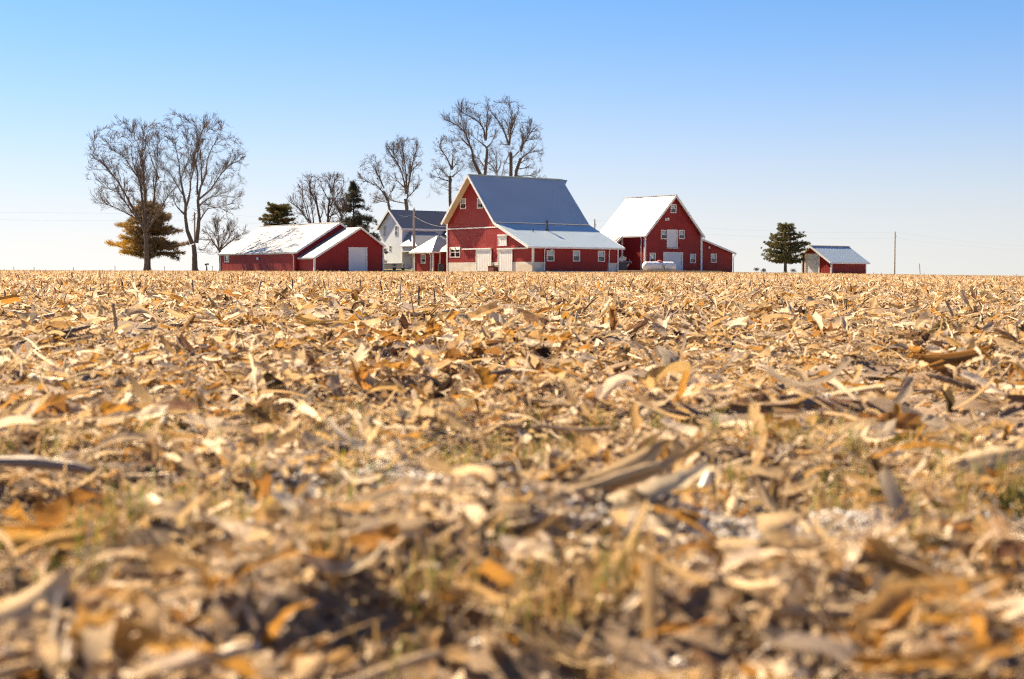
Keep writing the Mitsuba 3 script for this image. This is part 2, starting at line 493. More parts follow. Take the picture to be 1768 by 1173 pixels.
# hood at the far end of the ridge
part(b, 'ridge_hood', (np.array([bp(LB + OHF, -WR, HR), R1, bp(LB + OHF, -WR + 0.62, HR - 0.62 * sl), bp(LB + OHF, -WR - 0.62, HR - 0.62 * sl),
                                bp(LB + OHF, -WR, HR - 0.08), R1 - Z * 0.08, bp(LB + OHF, -WR + 0.6, HR - 0.7 * sl), bp(LB + OHF, -WR - 0.6, HR - 0.7 * sl)]),
                      np.array([[0, 2, 1], [0, 1, 3], [4, 5, 6], [4, 7, 5], [2, 6, 1], [1, 6, 5], [1, 5, 3], [3, 5, 7]])), 'shade_lifted_steel')
roof(b, L0 + up1, L1 + up1, K1 - Z * 0.04, K0 - Z * 0.04, label='shallow pale lean-to roof', bsdf='shade_lifted_steel', rib=0.45)
roof(b, EL0, EL1, bp(LB + OHF, -WR, HR) - Z * 0.002, R0 - Z * 0.002, bsdf='shade_lifted_steel', rib=0.45)
trims(b, [(R0 + E1 * -0.03 - Z * 0.1, K0 - E1 * 0.03 - Z * 0.1), (K0 - E1 * 0.034 - Z * 0.12, L0 - E1 * 0.034 - Z * 0.07), (EL0 - E1 * 0.03 - Z * 0.1, R0 - E1 * 0.032 - Z * 0.1)], 0.06, 0.28, 'rake_trim')
trims(b, [(L0 + E2 * 0.035 - Z * 0.07, L1 + E2 * 0.035 - Z * 0.07)], 0.1, 0.2, 'gutter')
trims(b, [(K1 - Z * 0.14 + E1 * 0.03, bp(LB + OHF + .03, -WR, HR - 0.14)), (L1 + E1 * 0.032 - Z * 0.07, K1 + E1 * 0.032 - Z * 0.12)], 0.06, 0.22, 'rake_trim')
part(b, 'ridge_cap', M().beam(R0 + Z * 0.03, bp(LB + OHF, -WR, HR + 0.03), 0.3, 0.09), 'shade_lifted_steel')
part(b, 'kink_flashing', M().beam(K0 + E2 * 0.08 + Z * 0.02, K1 + E2 * 0.08 + Z * 0.02, 0.16, 0.08), 'white_paint')
# soffit under the near rake
for a, c in ((EL0, R0), (R0, K0)):
    d_ = E1 * (OH - 0.03)
    n_ = unit(np.cross(c - a, E1))
    n_ = n_ if n_[2] > 0 else -n_
    q = np.array([a, a + d_, c + d_, c]) - n_ * 0.1
    part(b, 'soffit', M().add(np.vstack([q, q - n_ * 0.025]), np.array([[0, 1, 2], [0, 2, 3], [4, 6, 5], [4, 7, 6], [0, 4, 5], [0, 5, 1], [1, 5, 6], [1, 6, 2], [2, 6, 7], [2, 7, 3], [3, 7, 4], [3, 4, 0]])), 'tan_soffit')
# roof pipes on the lean-to


def on_leanto(u, t):
    return K0 + (L0 - K0) * t + E1 * (u + OH)


p = on_leanto(5.3, 0.28)
part(b, 'vent_pipe', M().tube([p - Z * 0.1, p + Z * 0.95], 0.11, 8).tube([p + Z * 0.93, p + Z * 1.08], 0.2, 8).tube([p - Z * 0.1, p + Z * 0.1], 0.2, 8), 'dark_metal', label='tall dark vent pipe on the lean-to roof')
p = on_leanto(2.9, 0.36)
part(b, 'vent_pipe', M().tube([p - Z * 0.1, p + Z * 0.28], 0.06, 6), 'dark_metal', label='short vent pipe on the lean-to roof')

# ================================================================ second barn
TB = 0.66
F1 = np.array([math.cos(TB), math.sin(TB), 0])
FD = np.array([-math.sin(TB), math.cos(TB), 0])   # away, along the ridge
B = np.array([19.487, 172.0, ZB + 0.05])
H2, L2_, OH2, HL2, EO_ = 9.27, 8.1, 0.38, 4.31, 0.3
WL2, WR2, WLR, HLR = 4.75, 4.6, 6.0, 2.39


def b2(u, v, h):
    return B + F1 * u + FD * v + Z * h


s2 = thing('gable_barn', 'red barn with bright metal roof and gable facing the field, behind the white gas tank', 'barn')
hl = HL2 + (H2 - HL2) * EO_ / (WL2 + EO_)
hr = HL2 + (H2 - HL2) * EO_ / (WR2 + EO_)
O2 = b2(0, 0, 0)
wins = [(-0.49, 7.2, 0.29, 8.1), (-2.06, 4.04, -1.19, 4.96), (0.92, 4.10, 1.69, 5.02), (-3.88, 1.25, -3.08, 2.2), (2.84, 1.21, 3.66, 2.15)]
ud, od = (-1.05, 3.0, 0.5, 5.0), (-1.62, 0.0, 1.42, 2.3)
wall(s2, O2, F1, -FD, [(-WL2, -0.4), (WR2, -0.4), (WR2, hr - 0.1), (0, H2 - 0.12), (-WL2, hl - 0.1)], wins + [ud, od], label='shaded red gable wall with doors and windows')
for h in wins:
    window(s2, O2, F1, -FD, h)
panel_door(s2, O2, F1, -FD, ud, 2, 'loft_door')
panel_door(s2, O2, F1, -FD, od, 4, 'overhead_door')
part(s2, 'loft_sill', M().poly(sbox(-1.2, 2.83, 0.65, 2.98), O2, F1, Z, -FD, 0.0, 0.12), 'grey_metal')
part(s2, 'lamp', M().box(b2(-1.14, -0.15, 6.35), F1 * 0.12, FD * 0.12, Z * 0.16).beam(b2(-1.5, -0.06, 6.3), b2(-1.3, -0.06, 6.3), 0.1, 0.3), 'white_paint')
post(s2, b2(-WL2 - 0.02, -0.04, -0.3), hl + 0.25, 0.2)
post(s2, b2(WR2 + 0.02, -0.04, -0.3), hr + 0.25, 0.2)
# left wall of the front bay, then the wider rear bay with its own gable
BAY = 4.0
wall(s2, b2(-WL2, BAY, 0), -FD, -F1, [(0, -0.4), (BAY, -0.4), (BAY, hl - 0.1), (0, hl - 0.1)])
sl2 = (H2 - HL2) / (WL2 + EO_)
XL = 3.2
sl3 = 0.72
hb = HL2 - XL * sl3
wall(s2, b2(-WL2 - XL, BAY, 0), F1, -FD, [(0, -0.4), (XL, -0.4), (XL, hl - 0.1), (0, hb + 0.15)], [(1.05, 0.85, 1.75, 1.75)])
window(s2, b2(-WL2 - XL, BAY, 0), F1, -FD, (1.05, 0.85, 1.75, 1.75), rail=False, blind=False)
post(s2, b2(-WL2 - 0.05, BAY - 0.06, -0.3), hl + 0.2, 0.26)
wall(s2, b2(-WL2 - XL, L2_, 0), -FD, -F1, [(0, -0.4), (L2_ - BAY, -0.4), (L2_ - BAY, hb + 0.1), (0, hb + 0.1)], rib=0.6)
wall(s2, b2(WR2, L2_, 0), -FD, F1, [(0, -0.4), (L2_, -0.4), (L2_, hr - 0.1), (0, hr - 0.1)], rib=0.6)
wall(s2, b2(0, L2_, 0), F1, FD, [(-WL2, -0.4), (WR2, -0.4), (WR2, hr - 0.1), (0, H2 - 0.12), (-WL2, hl - 0.1)], rib=0.6)
RN, RF = b2(0, -OH2, H2), b2(0, L2_ + OH2, H2)
EN, EF = b2(-WL2 - EO_, -OH2, HL2), b2(-WL2 - EO_, L2_ + OH2, HL2)
RRN, RRF = b2(WR2 + EO_, -OH2, HL2), b2(WR2 + EO_, L2_ + OH2, HL2)
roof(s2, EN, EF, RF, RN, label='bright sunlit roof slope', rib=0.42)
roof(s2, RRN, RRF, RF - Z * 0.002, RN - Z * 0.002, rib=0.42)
XN, XF = b2(-WL2 - XL - 0.25, BAY - 0.35, hb - 0.1), b2(-WL2 - XL - 0.25, L2_ + OH2, hb - 0.1)
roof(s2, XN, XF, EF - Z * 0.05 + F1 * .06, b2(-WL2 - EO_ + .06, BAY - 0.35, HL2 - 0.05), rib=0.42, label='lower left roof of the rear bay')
part(s2, 'ridge_cap', M().beam(RN + Z * 0.02, RF + Z * 0.02, 0.3, 0.1), 'white_paint')
trims(s2, [(RN - FD * 0.03 - Z * 0.1, EN - FD * 0.03 - Z * 0.1), (RN - FD * 0.034 - Z * 0.1, RRN - FD * 0.034 - Z * 0.1), (b2(-WL2 - EO_ - .02, BAY - .39, HL2 - .1), XN - FD * 0.04 - Z * 0.05)], 0.06, 0.28, 'rake_trim')
trims(s2, [(EN - F1 * 0.03 - Z * 0.08, b2(-WL2 - EO_ - .03, BAY - .4, HL2 - .08))], 0.1, 0.18, 'gutter')
downspout(s2, b2(-WL2 - 0.03, 0.5, 0), HL2, -F1)
# right lean-to
LO = 0.35
hq = HLR + (HL2 - HLR - 0.15) * 0.25 / (WLR + 0.25)
OQ = b2(WR2 + 0.1, LO, 0)
lw = (2.1, 1.28, 2.95, 2.22)
hi = HL2 - 0.2
wall(s2, OQ, F1, -FD, [(0, -0.4), (WLR - 0.1, -0.4), (WLR - 0.1, hq - 0.1), (0, hi - 0.05)], [lw], label='red front wall of the right lean-to')
window(s2, OQ, F1, -FD, lw)
wall(s2, b2(WR2 + WLR, LO, 0), FD, F1, [(0, -0.4), (6, -0.4), (6, hq - 0.1), (0, hq - 0.1)])
post(s2, b2(WR2 + 0.42, LO - 0.05, -0.3), hi + 0.15, 0.2)
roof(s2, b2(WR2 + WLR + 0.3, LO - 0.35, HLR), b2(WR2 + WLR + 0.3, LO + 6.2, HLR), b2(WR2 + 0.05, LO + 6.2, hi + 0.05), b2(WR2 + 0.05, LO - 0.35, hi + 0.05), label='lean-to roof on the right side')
trims(s2, [(b2(WR2 + 0.2, LO - 0.38, hi - 0.06), b2(WR2 + WLR + 0.3, LO - 0.38, HLR - 0.06))], 0.06, 0.22, 'rake_trim')
part(s2, 'lamp', M().box(OQ + F1 * 1.6 - FD * 0.12 + Z * 3.05, F1 * 0.09, FD * 0.1, Z * 0.13), 'white_paint')
part(s2, 'downspout', M().tube([b2(WR2 + WLR + 0.1, LO - 0.1, -0.2), b2(WR2 + WLR + 0.1, LO - 0.1, HLR - 0.5), b2(WR2 + WLR + 0.3, LO - 0.25, HLR - 0.1)], 0.05, 6), 'white_paint')
part(s2, 'roof_vent', M().tube([b2(-6.6, 4.9, 2.9), b2(-6.6, 4.9, 3.75)], [0.28, 0.28], 8).tube([b2(-6.6, 4.9, 3.7), b2(-6.6, 4.9, 3.95)], [0.45, 0.1], 8), 'rust_red', label='small rusty roof vent')

# ================================================================ small shed at the right
TS = 0.63
S1 = np.array([math.cos(TS), math.sin(TS), 0])
SG = np.array([math.sin(TS), -math.cos(TS), 0])
S = np.array([34.136, 162.0, ZB - 0.16])


def sp(u, v, h):
    return S + SG * u + S1 * v + Z * h


sh = thing('small_shed', 'small red shed with white door and grey roof at the right end of the farm', 'shed')
swl, swr, sh_h, sL, soh, shl, shr, seo = 1.52, 2.83, 3.21, 5.8, 0.4, 2.0, 1.33, 0.24
zl = shl + (sh_h - shl) * seo / (swl + seo)
zr = shr + (sh_h - shr) * seo / (swr + seo)
dh = (-0.97, 0.1, 0.97, 2.2)
wall(sh, S, SG, -S1, [(-swl, -0.3), (swr, -0.3), (swr, zr - 0.08), (0, sh_h - 0.1), (-swl, zl - 0.08)], [dh], label='bright red gable end')
panel_door(sh, S, SG, -S1, dh, 4, 'overhead_door', 0.14)
wall(sh, sp(swr, 0, 0), S1, SG, [(0, -0.1), (sL, -0.1), (sL, zr - 0.08), (0, zr - 0.08)], label='shaded red side wall')
part(sh, 'foundation', M().poly(sbox(0, -0.6, sL, -0.1), sp(swr, 0, 0), S1, Z, SG, -0.12, 0.02), 'dark_metal')
wall(sh, sp(-swl, 0, 0), S1, -SG, [(0, -0.3), (sL, -0.3), (sL, zl - 0.08), (0, zl - 0.08)], rib=0.6)
wall(sh, sp(0, sL, 0), SG, S1, [(-swl, -0.3), (swr, -0.3), (swr, zr - 0.08), (0, sh_h - 0.1), (-swl, zl - 0.08)], rib=0.6)
roof(sh, sp(swr + seo, -soh, shr), sp(swr + seo, sL + soh, shr), sp(0, sL + soh, sh_h), sp(0, -soh, sh_h), bsdf='shade_lifted_steel', label='grey metal roof slope')
roof(sh, sp(-swl - seo, -soh, shl), sp(-swl - seo, sL + soh, shl), sp(0, sL + soh, sh_h - .002), sp(0, -soh, sh_h - .002), bsdf='shade_lifted_steel')
trims(sh, [(sp(0, -soh - .03, sh_h - .08), sp(swr + seo, -soh - .03, shr - .08)), (sp(0, -soh - .034, sh_h - .08), sp(-swl - seo, -soh - .034, shl - .08))], 0.06, 0.2, 'rake_trim')
trims(sh, [(sp(swr + seo + .03, -soh, shr - .08), sp(swr + seo + .03, sL + soh, shr - .08))], 0.08, 0.18, 'gutter')
part(sh, 'ridge_cap', M().beam(sp(0, -soh, sh_h + .02), sp(0, sL + soh, sh_h + .02), 0.25, 0.09), 'grey_metal')
for u, h in ((swr, zr), (-swl, zl)):
    part(sh, 'corner_trim', M().box(sp(u, -0.02, h / 2 - 0.15), SG * 0.08, S1 * 0.08, Z * (h / 2 + 0.05)), 'white_paint')
part(sh, 'corner_trim', M().box(sp(swr, sL, zr / 2 - 0.15), SG * 0.06, S1 * 0.06, Z * (zr / 2 + 0.05)), 'white_paint')

# ================================================================ long low shed at the left
A1 = np.array([math.cos(0.649), math.sin(0.649), 0])
AD = np.array([-math.sin(0.649), math.cos(0.649), 0])
L = np.array([-16.89, 157.583, ZB - 0.05])


def lp(u, v, h):
    return L + A1 * u + AD * v + Z * h


ls = thing('low_shed', 'long low red shed with bright white roof beside the bare trees at the left', 'shed')
lwl, lwr, lh, loh, lhl, lhr, leo = 5.68, 3.05, 4.95, 0.3, 1.55, 2.96, 0.22
LF, lh2, lw2, lhl2, LL, ldp = 3.62, 5.55, 6.04, 2.15, 18.6, -0.54
z1 = lhl + (lh - lhl) * leo / (lwl + leo)
odh = (-1.26, 0.05, 0.83, 2.58)
wall(ls, L, A1, -AD, [(-lwl, -0.4), (lwr, -0.4), (lwr, lhr - 0.08), (0, lh - 0.1), (-lwl, z1 - 0.08)], [odh], label='red gable with a white overhead door')
panel_door(ls, L, A1, -AD, odh, 5, 'overhead_door', 0.14)
wall(ls, lp(-lwl, LF, 0), -AD, -A1, [(0, -0.4), (LF, -0.4), (LF, z1 - 0.06), (0, z1 - 0.06)])
wall(ls, lp(lwr, 0, 0), AD, A1, [(0, -0.4), (LF + LL, -0.4), (LF + LL, lhr - 0.1), (0, lhr - 0.1)], rib=0.6)
z2 = lhl2 + 0.06
lwin = (LF + LL - 21.04 + 0, 1.24, LF + LL - 20.0, 1.93)
wall(ls, lp(-lw2, LF + LL, 0), -AD, -A1, [(0, 0.05), (LL, 0.05), (LL, z2), (0, z2)], [lwin], label='faded red long side wall')
window(ls, lp(-lw2, LF + LL, 0), -AD, -A1, lwin, rail=False, mull=False)
part(ls, 'sill', M().poly(sbox(0, -0.5, LL, 0.05), lp(-lw2, LF + LL, 0), -AD, Z, -A1, -0.15, 0.03), 'concrete')
part(ls, 'lamp', M().box(lp(-lw2 - 0.12, 12.3, 1.5), A1 * 0.1, AD * 0.1, Z * 0.16), 'white_paint')
s_l2 = (lh2 - lhl2) / (lw2 + 0.11 + ldp)
s_r2 = (lh2 - lhr) / (lwr + 0.2 - ldp)
back = [(-lw2, 0), (lwr, 0), (lwr, lhr), (ldp, lh2 - 0.1), (-lw2, z2)]
wall(ls, lp(0, LF, 0), A1, -AD, back)
wall(ls, lp(0, LF + LL, 0), A1, AD, back, rib=0.6)
RA, RB = lp(ldp, LF - 0.35, lh2), lp(ldp, LF + LL + 0.35, lh2)
roof(ls, lp(-lw2 - 0.16, LF - 0.35, lhl2), lp(-lw2 - 0.16, LF + LL + 0.35, lhl2), RB, RA, label='broad sunlit roof with tree shadows', rib=0.45)
roof(ls, lp(lwr + 0.2, LF - 0.35, lhr), lp(lwr + 0.2, LF + LL + 0.35, lhr), RB - Z * .002, RA - Z * .002, rib=0.6)
QA = lp(0, -loh, lh)
QB = lp(0, LF - 0.01, lh)
roof(ls, lp(-lwl - leo, -loh, lhl), lp(-lwl - leo, LF - 0.01, lhl), QB, QA, label='lower front roof slope', rib=0.45)
roof(ls, lp(lwr + 0.12, -loh, lhr - .06), lp(lwr + 0.12, LF - 0.4, lhr - .06), QB - AD * .39 - Z * .002, QA - Z * .002, rib=0.45)
trims(ls, [(QA - AD * .03 - Z * .09, lp(-lwl - leo, -loh - .03, lhl - .09)), (QA - AD * .034 - Z * .09, lp(lwr + 0.12, -loh - .034, lhr - .15)),
           (RA - AD * .03 - Z * .09, lp(-lw2 - 0.16, LF - .38, lhl2 - .09)), (RA - AD * .034 - Z * .09, lp(lwr + .2, LF - .384, lhr - .09))], 0.06, 0.22, 'rake_trim')
trims(ls, [(lp(-lw2 - .19, LF - .35, lhl2 - .09), lp(-lw2 - .19, LF + LL + .35, lhl2 - .09)), (lp(-lwl - leo - .03, -loh, lhl - .09), lp(-lwl - leo - .03, LF - .4, lhl - .09))], 0.09, 0.19, 'gutter', 'grey_metal')
part(ls, 'ridge_cap', M().beam(RA + Z * .02, RB + Z * .02, 0.3, 0.09), 'white_paint')
part(ls, 'corner_trim', M().box(lp(-lwl, -0.02, z1 / 2 - .2), A1 * .1, AD * .1, Z * (z1 / 2 + .12)), 'white_paint')
part(ls, 'corner_trim', M().box(lp(lwr, -0.02, lhr / 2 - .2), A1 * .08, AD * .08, Z * (lhr / 2 + .1)), 'white_paint')
part(ls, 'corner_trim', M().box(lp(-lw2, LF + LL, z2 / 2 - .1), A1 * .08, AD * .08, Z * (z2 / 2 + .1)), 'grey_metal')
part(ls, 'downspout', M().tube([lp(-lw2 - .1, LF + .2, 0), lp(-lw2 - .1, LF + .2, 1.75), lp(-lw2 - .2, LF + .6, 2.05)], .06, 6), 'white_paint')

# ================================================================ farmhouse
TH2 = 0.62
H1 = np.array([math.cos(TH2), math.sin(TH2), 0])
HG = np.array([math.sin(TH2), -math.cos(TH2), 0])
HO = np.array([-16.63, 195.0, ZB + 0.5])


def hp(u, v, h):
    return HO + HG * u + H1 * v + Z * h


hs = thing('farmhouse', 'white two-storey farmhouse with dark blue roof between the low shed and the main barn', 'house')
hw, hh, hL, hoh, heave = 3.08, 8.05, 7.6, 0.35, 5.38
ze = heave + (hh - heave) * 0.37 / (hw + 0.37)
hwin = [(-1.87, 4.5, -1.14, 5.8), (1.19, 4.43, 1.91, 5.75), (-0.3, 2.37, 0.17, 3.08)]
wall(hs, HO, HG, -H1, [(-hw, 0.7), (hw, 0.7), (hw, ze - .1), (0, hh - .12), (-hw, ze - .1)], hwin, 'house_white', rib=0, ribz=0.19, label='white clapboard gable')
for h in hwin:
    window(hs, HO, HG, -H1, h, 0.07, blind=False)
part(hs, 'foundation', M().poly(sbox(-hw + .05, -0.9, hw - .05, .7), HO, HG, Z, -H1, -.25, -.05), 'dark_metal')
wall(hs, hp(hw, 0, 0), H1, HG, [(0, 0.0), (hL, 0.0), (hL, ze - .1), (0, ze - .1)], (), 'house_white', rib=0, ribz=.19)
wall(hs, hp(-hw, 0, 0), H1, -HG, [(0, 0.0), (hL, 0.0), (hL, ze - .1), (0, ze - .1)], (), 'house_white', rib=0)
hR0, hR1 = hp(0, -hoh, hh), hp(0, hL + 1.5, hh)
roof(hs, hp(hw + .37, -hoh, heave), hp(hw + .37, hL + 1.5, heave), hR1, hR0, 'slate_roof', rib=0.5, rp=.015, label='dark blue roof slope')
roof(hs, hp(-hw - .37, -hoh, heave), hp(-hw - .37, hL + 1.5, heave), hR1 - Z * .002, hR0 - Z * .002, 'slate_roof', rib=0, name='roof') if False else roof(hs, hp(-hw - .37, -hoh, heave), hp(-hw - .37, hL + 1.5, heave), hR1 - Z * .002, hR0 - Z * .002, 'slate_roof', rib=.8, rp=.015)
trims(hs, [(hR0 - H1 * .03 - Z * .1, hp(hw + .37, -hoh - .03, heave - .1)), (hR0 - H1 * .034 - Z * .1, hp(-hw - .37, -hoh - .034, heave - .1)), (hp(hw + .4, -hoh, heave - .1), hp(hw + .4, hL, heave - .1))], .07, .25, 'rake_trim')
part(hs, 'corner_trim', M().box(hp(hw, 0, ze / 2 + .3), HG * .09, H1 * .09, Z * (ze / 2 - .4)), 'white_paint')
# cross wing whose left roof slope is lit; its gable faces the field
XO = hp(hw + 2.6, 6.9 + 2.6, 0)
xw, xh, xe = 3.0, 8.0, 4.9
xp = lambda u, v, h: XO + H1 * u - HG * v + Z * h   # u right along its gable, v away
wall(hs, xp(0, 0, 0), H1, HG, [(-xw, -.6), (xw, -.6), (xw, xe), (0, xh - .12), (-xw, xe)], (), 'house_white', rib=0, ribz=.19, label='white gable of the cross wing')
wall(hs, xp(-xw, 0, 0), -HG, -H1, [(0, -.6), (6.5, -.6), (6.5, xe), (0, xe)], (), 'house_white', rib=0, ribz=.19)
roof(hs, xp(-xw - .35, -.4, xe - .28), xp(-xw - .35, 7, xe - .28), xp(0, 7, xh), xp(0, -.4, xh), 'roof_steel', rib=.5, label='pale tan lit roof of the cross wing')
roof(hs, xp(xw + .35, -.4, xe - .28), xp(xw + .35, 7, xe - .28), xp(0, 7, xh - .002), xp(0, -.4, xh - .002), 'roof_steel', rib=.5)
trims(hs, [(xp(0, -.43, xh - .1), xp(-xw - .35, -.43, xe - .38)), (xp(0, -.434, xh - .1), xp(xw + .35, -.434, xe - .38))], .06, .22, 'rake_trim')
# one-storey porch wing in front of the long side
PW, PD = 6.2, 4.1
pu0, ph0, ph1 = hw + 0.05, 5.0, 2.95
roof(hs, hp(hw + PD + .3, -0.35, ph1), hp(hw + PD + .3, PW + .3, ph1), hp(pu0 + .3, PW - 1.2, ph0), hp(pu0 + .3, 0.9, ph0), 'roof_steel', rib=.45, name='porch_roof', label='grey metal porch roof')
v_ = np.array([hp(hw + PD + .3, -0.35, ph1), hp(pu0 + .3, .9, ph0), hp(pu0 - .1, -.35, ph1 + .05)])
part(hs, 'porch_roof', M().add(np.vstack([v_, v_ - Z * .07]), [[0, 1, 2], [3, 5, 4], [0, 3, 4], [0, 4, 1], [1, 4, 5], [1, 5, 2], [2, 5, 3], [2, 3, 0]]), 'roof_steel')
part(hs, 'porch_beam', M().beam(hp(hw + PD, -.1, ph1 - .42), hp(hw + PD, PW, ph1 - .42), .18, .62).beam(hp(hw + .2, -.1, ph1 - .42), hp(hw + PD - .1, -.1, ph1 - .42), .18, .62), 'white_paint')
for v in (0.0, 1.15, 2.2):
    part(hs, 'porch_post', M().box(hp(hw + PD, v, ph1 / 2 - .5), HG * .06, H1 * .06, Z * (ph1 / 2 + .1)), 'white_paint' if v else 'grey_metal')
part(hs, 'porch_column', M().box(hp(hw + PD, 3.1, ph1 / 2 - .5), HG * .14, H1 * .45, Z * (ph1 / 2 + .1)), 'house_white')
wall(hs, hp(hw + PD - .6, 3.6, 0), H1, HG, [(0, -.9), (PW - 3.6, -.9), (PW - 3.6, ph1 - .5), (0, ph1 - .5)], [(.55, .7, 1.1, 1.9)], 'house_white', rib=0, ribz=.19)
window(hs, hp(hw + PD - .6, 3.6, 0), H1, HG, (.55, .7, 1.1, 1.9), .06, blind=False)
part(hs, 'porch_floor', M().box(hp(hw + PD / 2 + .1, PW / 2, -.45), HG * (PD / 2 + .2), H1 * (PW / 2 + .2), Z * .1), 'concrete')

# ================================================================ hut beside the main barn
HU = bp(0.0, -WT - 3.1, 0)   # its near corner


def up_(u, v, h):   # u along the barn ridge direction, v back towards the left
    return HU + E1 * u - E2 * v + Z * h


hu = thing('red_hut', 'small red hut with pyramid roof between the farmhouse and the main barn', 'hut')
HS_, he, ha = 4.0, 2.45, 4.45
hwn = (0.95, 1.25, 1.85, 2.1)
wall(hu, up_(0, HS_, 0), E2, -E1, [(0, -.4), (HS_, -.4), (HS_, he + .05), (0, he + .05)], [(1.5, 1.1, 2.35, 2.05)], label='red hut wall with one window')
window(hu, up_(0, HS_, 0), E2, -E1, (1.5, 1.1, 2.35, 2.05))
wall(hu, up_(0, 0, 0), E1, E2, [(0, -.4), (HS_, -.4), (HS_, he + .05), (0, he + .05)])
wall(hu, up_(0, HS_, 0), E1, -E2, [(0, -.4), (HS_, -.4), (HS_, he + .05), (0, he + .05)], rib=.6)
wall(hu, up_(HS_, 0, 0), -E2, E1, [(0, -.4), (HS_, -.4), (HS_, he + .05), (0, he + .05)], rib=.6)
o_ = 0.5
cn = [up_(-o_, -o_, he - .02), up_(-o_, HS_ + o_, he - .02), up_(HS_ + o_, HS_ + o_, he - .02), up_(HS_ + o_, -o_, he - .02)]
apx = up_(HS_ / 2, HS_ / 2, ha)
for i, lb in ((0, 'bright sunlit slope of the pyramid roof'), (1, None), (2, None), (3, None)):
    a, c = cn[i], cn[(i + 1) % 4]
    roof(hu, a, c, apx + unit(c - a) * .02, apx - unit(c - a) * .02, rib=.4, label=lb)
    part(hu, 'fascia', M().beam(a - Z * .1, c - Z * .1, .06, .18), 'white_paint')
part(hu, 'corner_trim', M().box(up_(-.02, -.02, he / 2 - .1), E1 * .1, E2 * .1, Z * (he / 2 + .1)), 'white_paint')
part(hu, 'corner_trim', M().box(up_(-.02, HS_, he / 2 - .1), E1 * .08, E2 * .08, Z * (he / 2 + .1)), 'white_paint')
downspout(hu, up_(-.03, .35, 0), he - .1, -E1, w=.12)
# link between hut and barn
wall(hu, up_(1.0, 0, 0), E2, -E1, [(0, -.4), (4.2, -.4), (4.2, he + .1), (0, he + .1)], name='link_wall')
roof(hu, up_(.55, 0.05, he - .05), up_(.55, -4.2, he - .05), up_(3.0, -4.2, he + 1.5), up_(3.0, 0.05, he + 1.5), rib=.4, name='link_roof', label='bright little roof of the link to the barn')
part(hu, 'corner_trim', M().box(up_(.95, -.12, he / 2 - .1), E1 * .09, E2 * .09, Z * (he / 2 + .1)), 'white_paint')

# ================================================================ yard things
# gas tank
tk = thing('propane_tank', 'long white propane tank with red dome in front of the second barn', 'tank')
tc = np.array([15.95, 154.6, ZB + 0.62])
td = unit([0.97, 0.24, 0])
th_ = np.linspace(0, np.pi / 2, 9)
r_, half = 0.52, 1.92
pts, rad = [], []
for a in th_:
    pts.append(tc - td * (half - 0.42 + 0.42 * math.cos(a)))
    rad.append(r_ * math.sin(a) + 1e-3)
for a in th_[::-1]:
    pts.append(tc + td * (half - 0.42 + 0.42 * math.cos(a)))
    rad.append(r_ * math.sin(a) + 1e-3)
part(tk, 'vessel', M().tube(np.array(pts), rad, 28), 'tank_white', smooth=40)
part(tk, 'dome', M().tube([tc + Z * .48 + td * .05, tc + Z * .62 + td * .05, tc + Z * .69 + td * .05], [.26, .26, .16], 12), 'dome_red', smooth=40)
part(tk, 'valve_box', M().box(tc + td * .35 + np.array([.12, -.49, -.05]), td * .16, np.array([0, .06, 0]), Z * .22), 'grey_metal')
part(tk, 'gas_pipe', M().tube([tc + td * .1 + Z * .5 + np.array([0, -.1, 0]), tc + td * .2 + Z * .3 + np.array([.08, -.5, 0]), tc + td * .42 + np.array([.12, -.56, -.1]), tc + td * .45 + np.array([.12, -.56, -.7])], .035, 6), 'dark_metal')
for s in (-1, 1):
    part(tk, 'saddle', M().box(tc + td * s * 1.15 - Z * .62, td * .14, np.cross(td, Z) * .42, Z * .2), 'concrete')

# barrel and rusty box before the main barn
p = np.array([-7.7, 153.2, ZB - .1])
bl = thing('barrel', 'black barrel standing before the hut, left of the main barn', 'barrel')
part(bl, 'drum', M().tube([p, p + Z * .25, p + Z * .27, p + Z * .55, p + Z * .57, p + Z * .9], [.27, .27, .29, .27, .29, .27], 14), 'black_plastic', smooth=30)
part(bl, 'lid', M().tube([p + Z * .9, p + Z * .95], [.3, .28], 14), 'black_plastic')
p = np.array([-2.05, 154.6, ZB - .1])
rb = thing('rusty_box', 'rusty brown feed box between the two sliding doors of the main barn', 'box')
part(rb, 'box', M().box(p + Z * .32, E2 * .5, E1 * .35, Z * .32), 'rust_red')
part(rb, 'lid', M().beam(p + Z * .68 - E2 * .54, p + Z * .74 + E2 * .54, .78, .08).tube([p + Z * .7 - E2 * .2, p + Z * .86 + E2 * .1], .06, 6), 'rust_red')
# old implement in the gap between the barns
ip = thing('farm_implement', 'old grey and tan farm implement in the gap between the two barns', 'implement')
p = np.array([12.6, 163.0, ZB])
part(ip, 'body', M().box(p + Z * .55, [.5, 0, 0], [0, .5, 0], Z * .35).box(p + Z * .95 + np.array([.1, 0, 0]), [.32, 0, 0], [0, .4, 0], Z * .12), 'dark_metal')
part(ip, 'tarp', M().box(p + Z * 1.5 + np.array([.0, 0, 0]), [.42, 0, 0.05], [0, .5, 0], Z * .2).box(p + Z * 1.75, [.22, 0, 0.02], [0, .35, 0], Z * .1), 'tan_soffit')
part(ip, 'drawbar', M().tube([p + Z * 1.15 + np.array([-.4, -.4, 0]), p + Z * 1.2 + np.array([1.0, -.5, 0])], .07, 8).tube([p + Z * 1.25 + np.array([.75, -.5, .2]), p + Z * 1.2 + np.array([1.05, -.5, -.2])], .05, 6), 'grey_metal')
part(ip, 'chute', M().beam(p + np.array([.1, -.3, .1]), p + np.array([.75, -.35, 1.0]), .3, .16), 'tan_board')
for s in (-.45, .45):
    part(ip, 'wheel', M().tube([p + np.array([s - .08, 0, .3]), p + np.array([s + .08, 0, .3])], [.34, .34], 16), 'black_plastic')
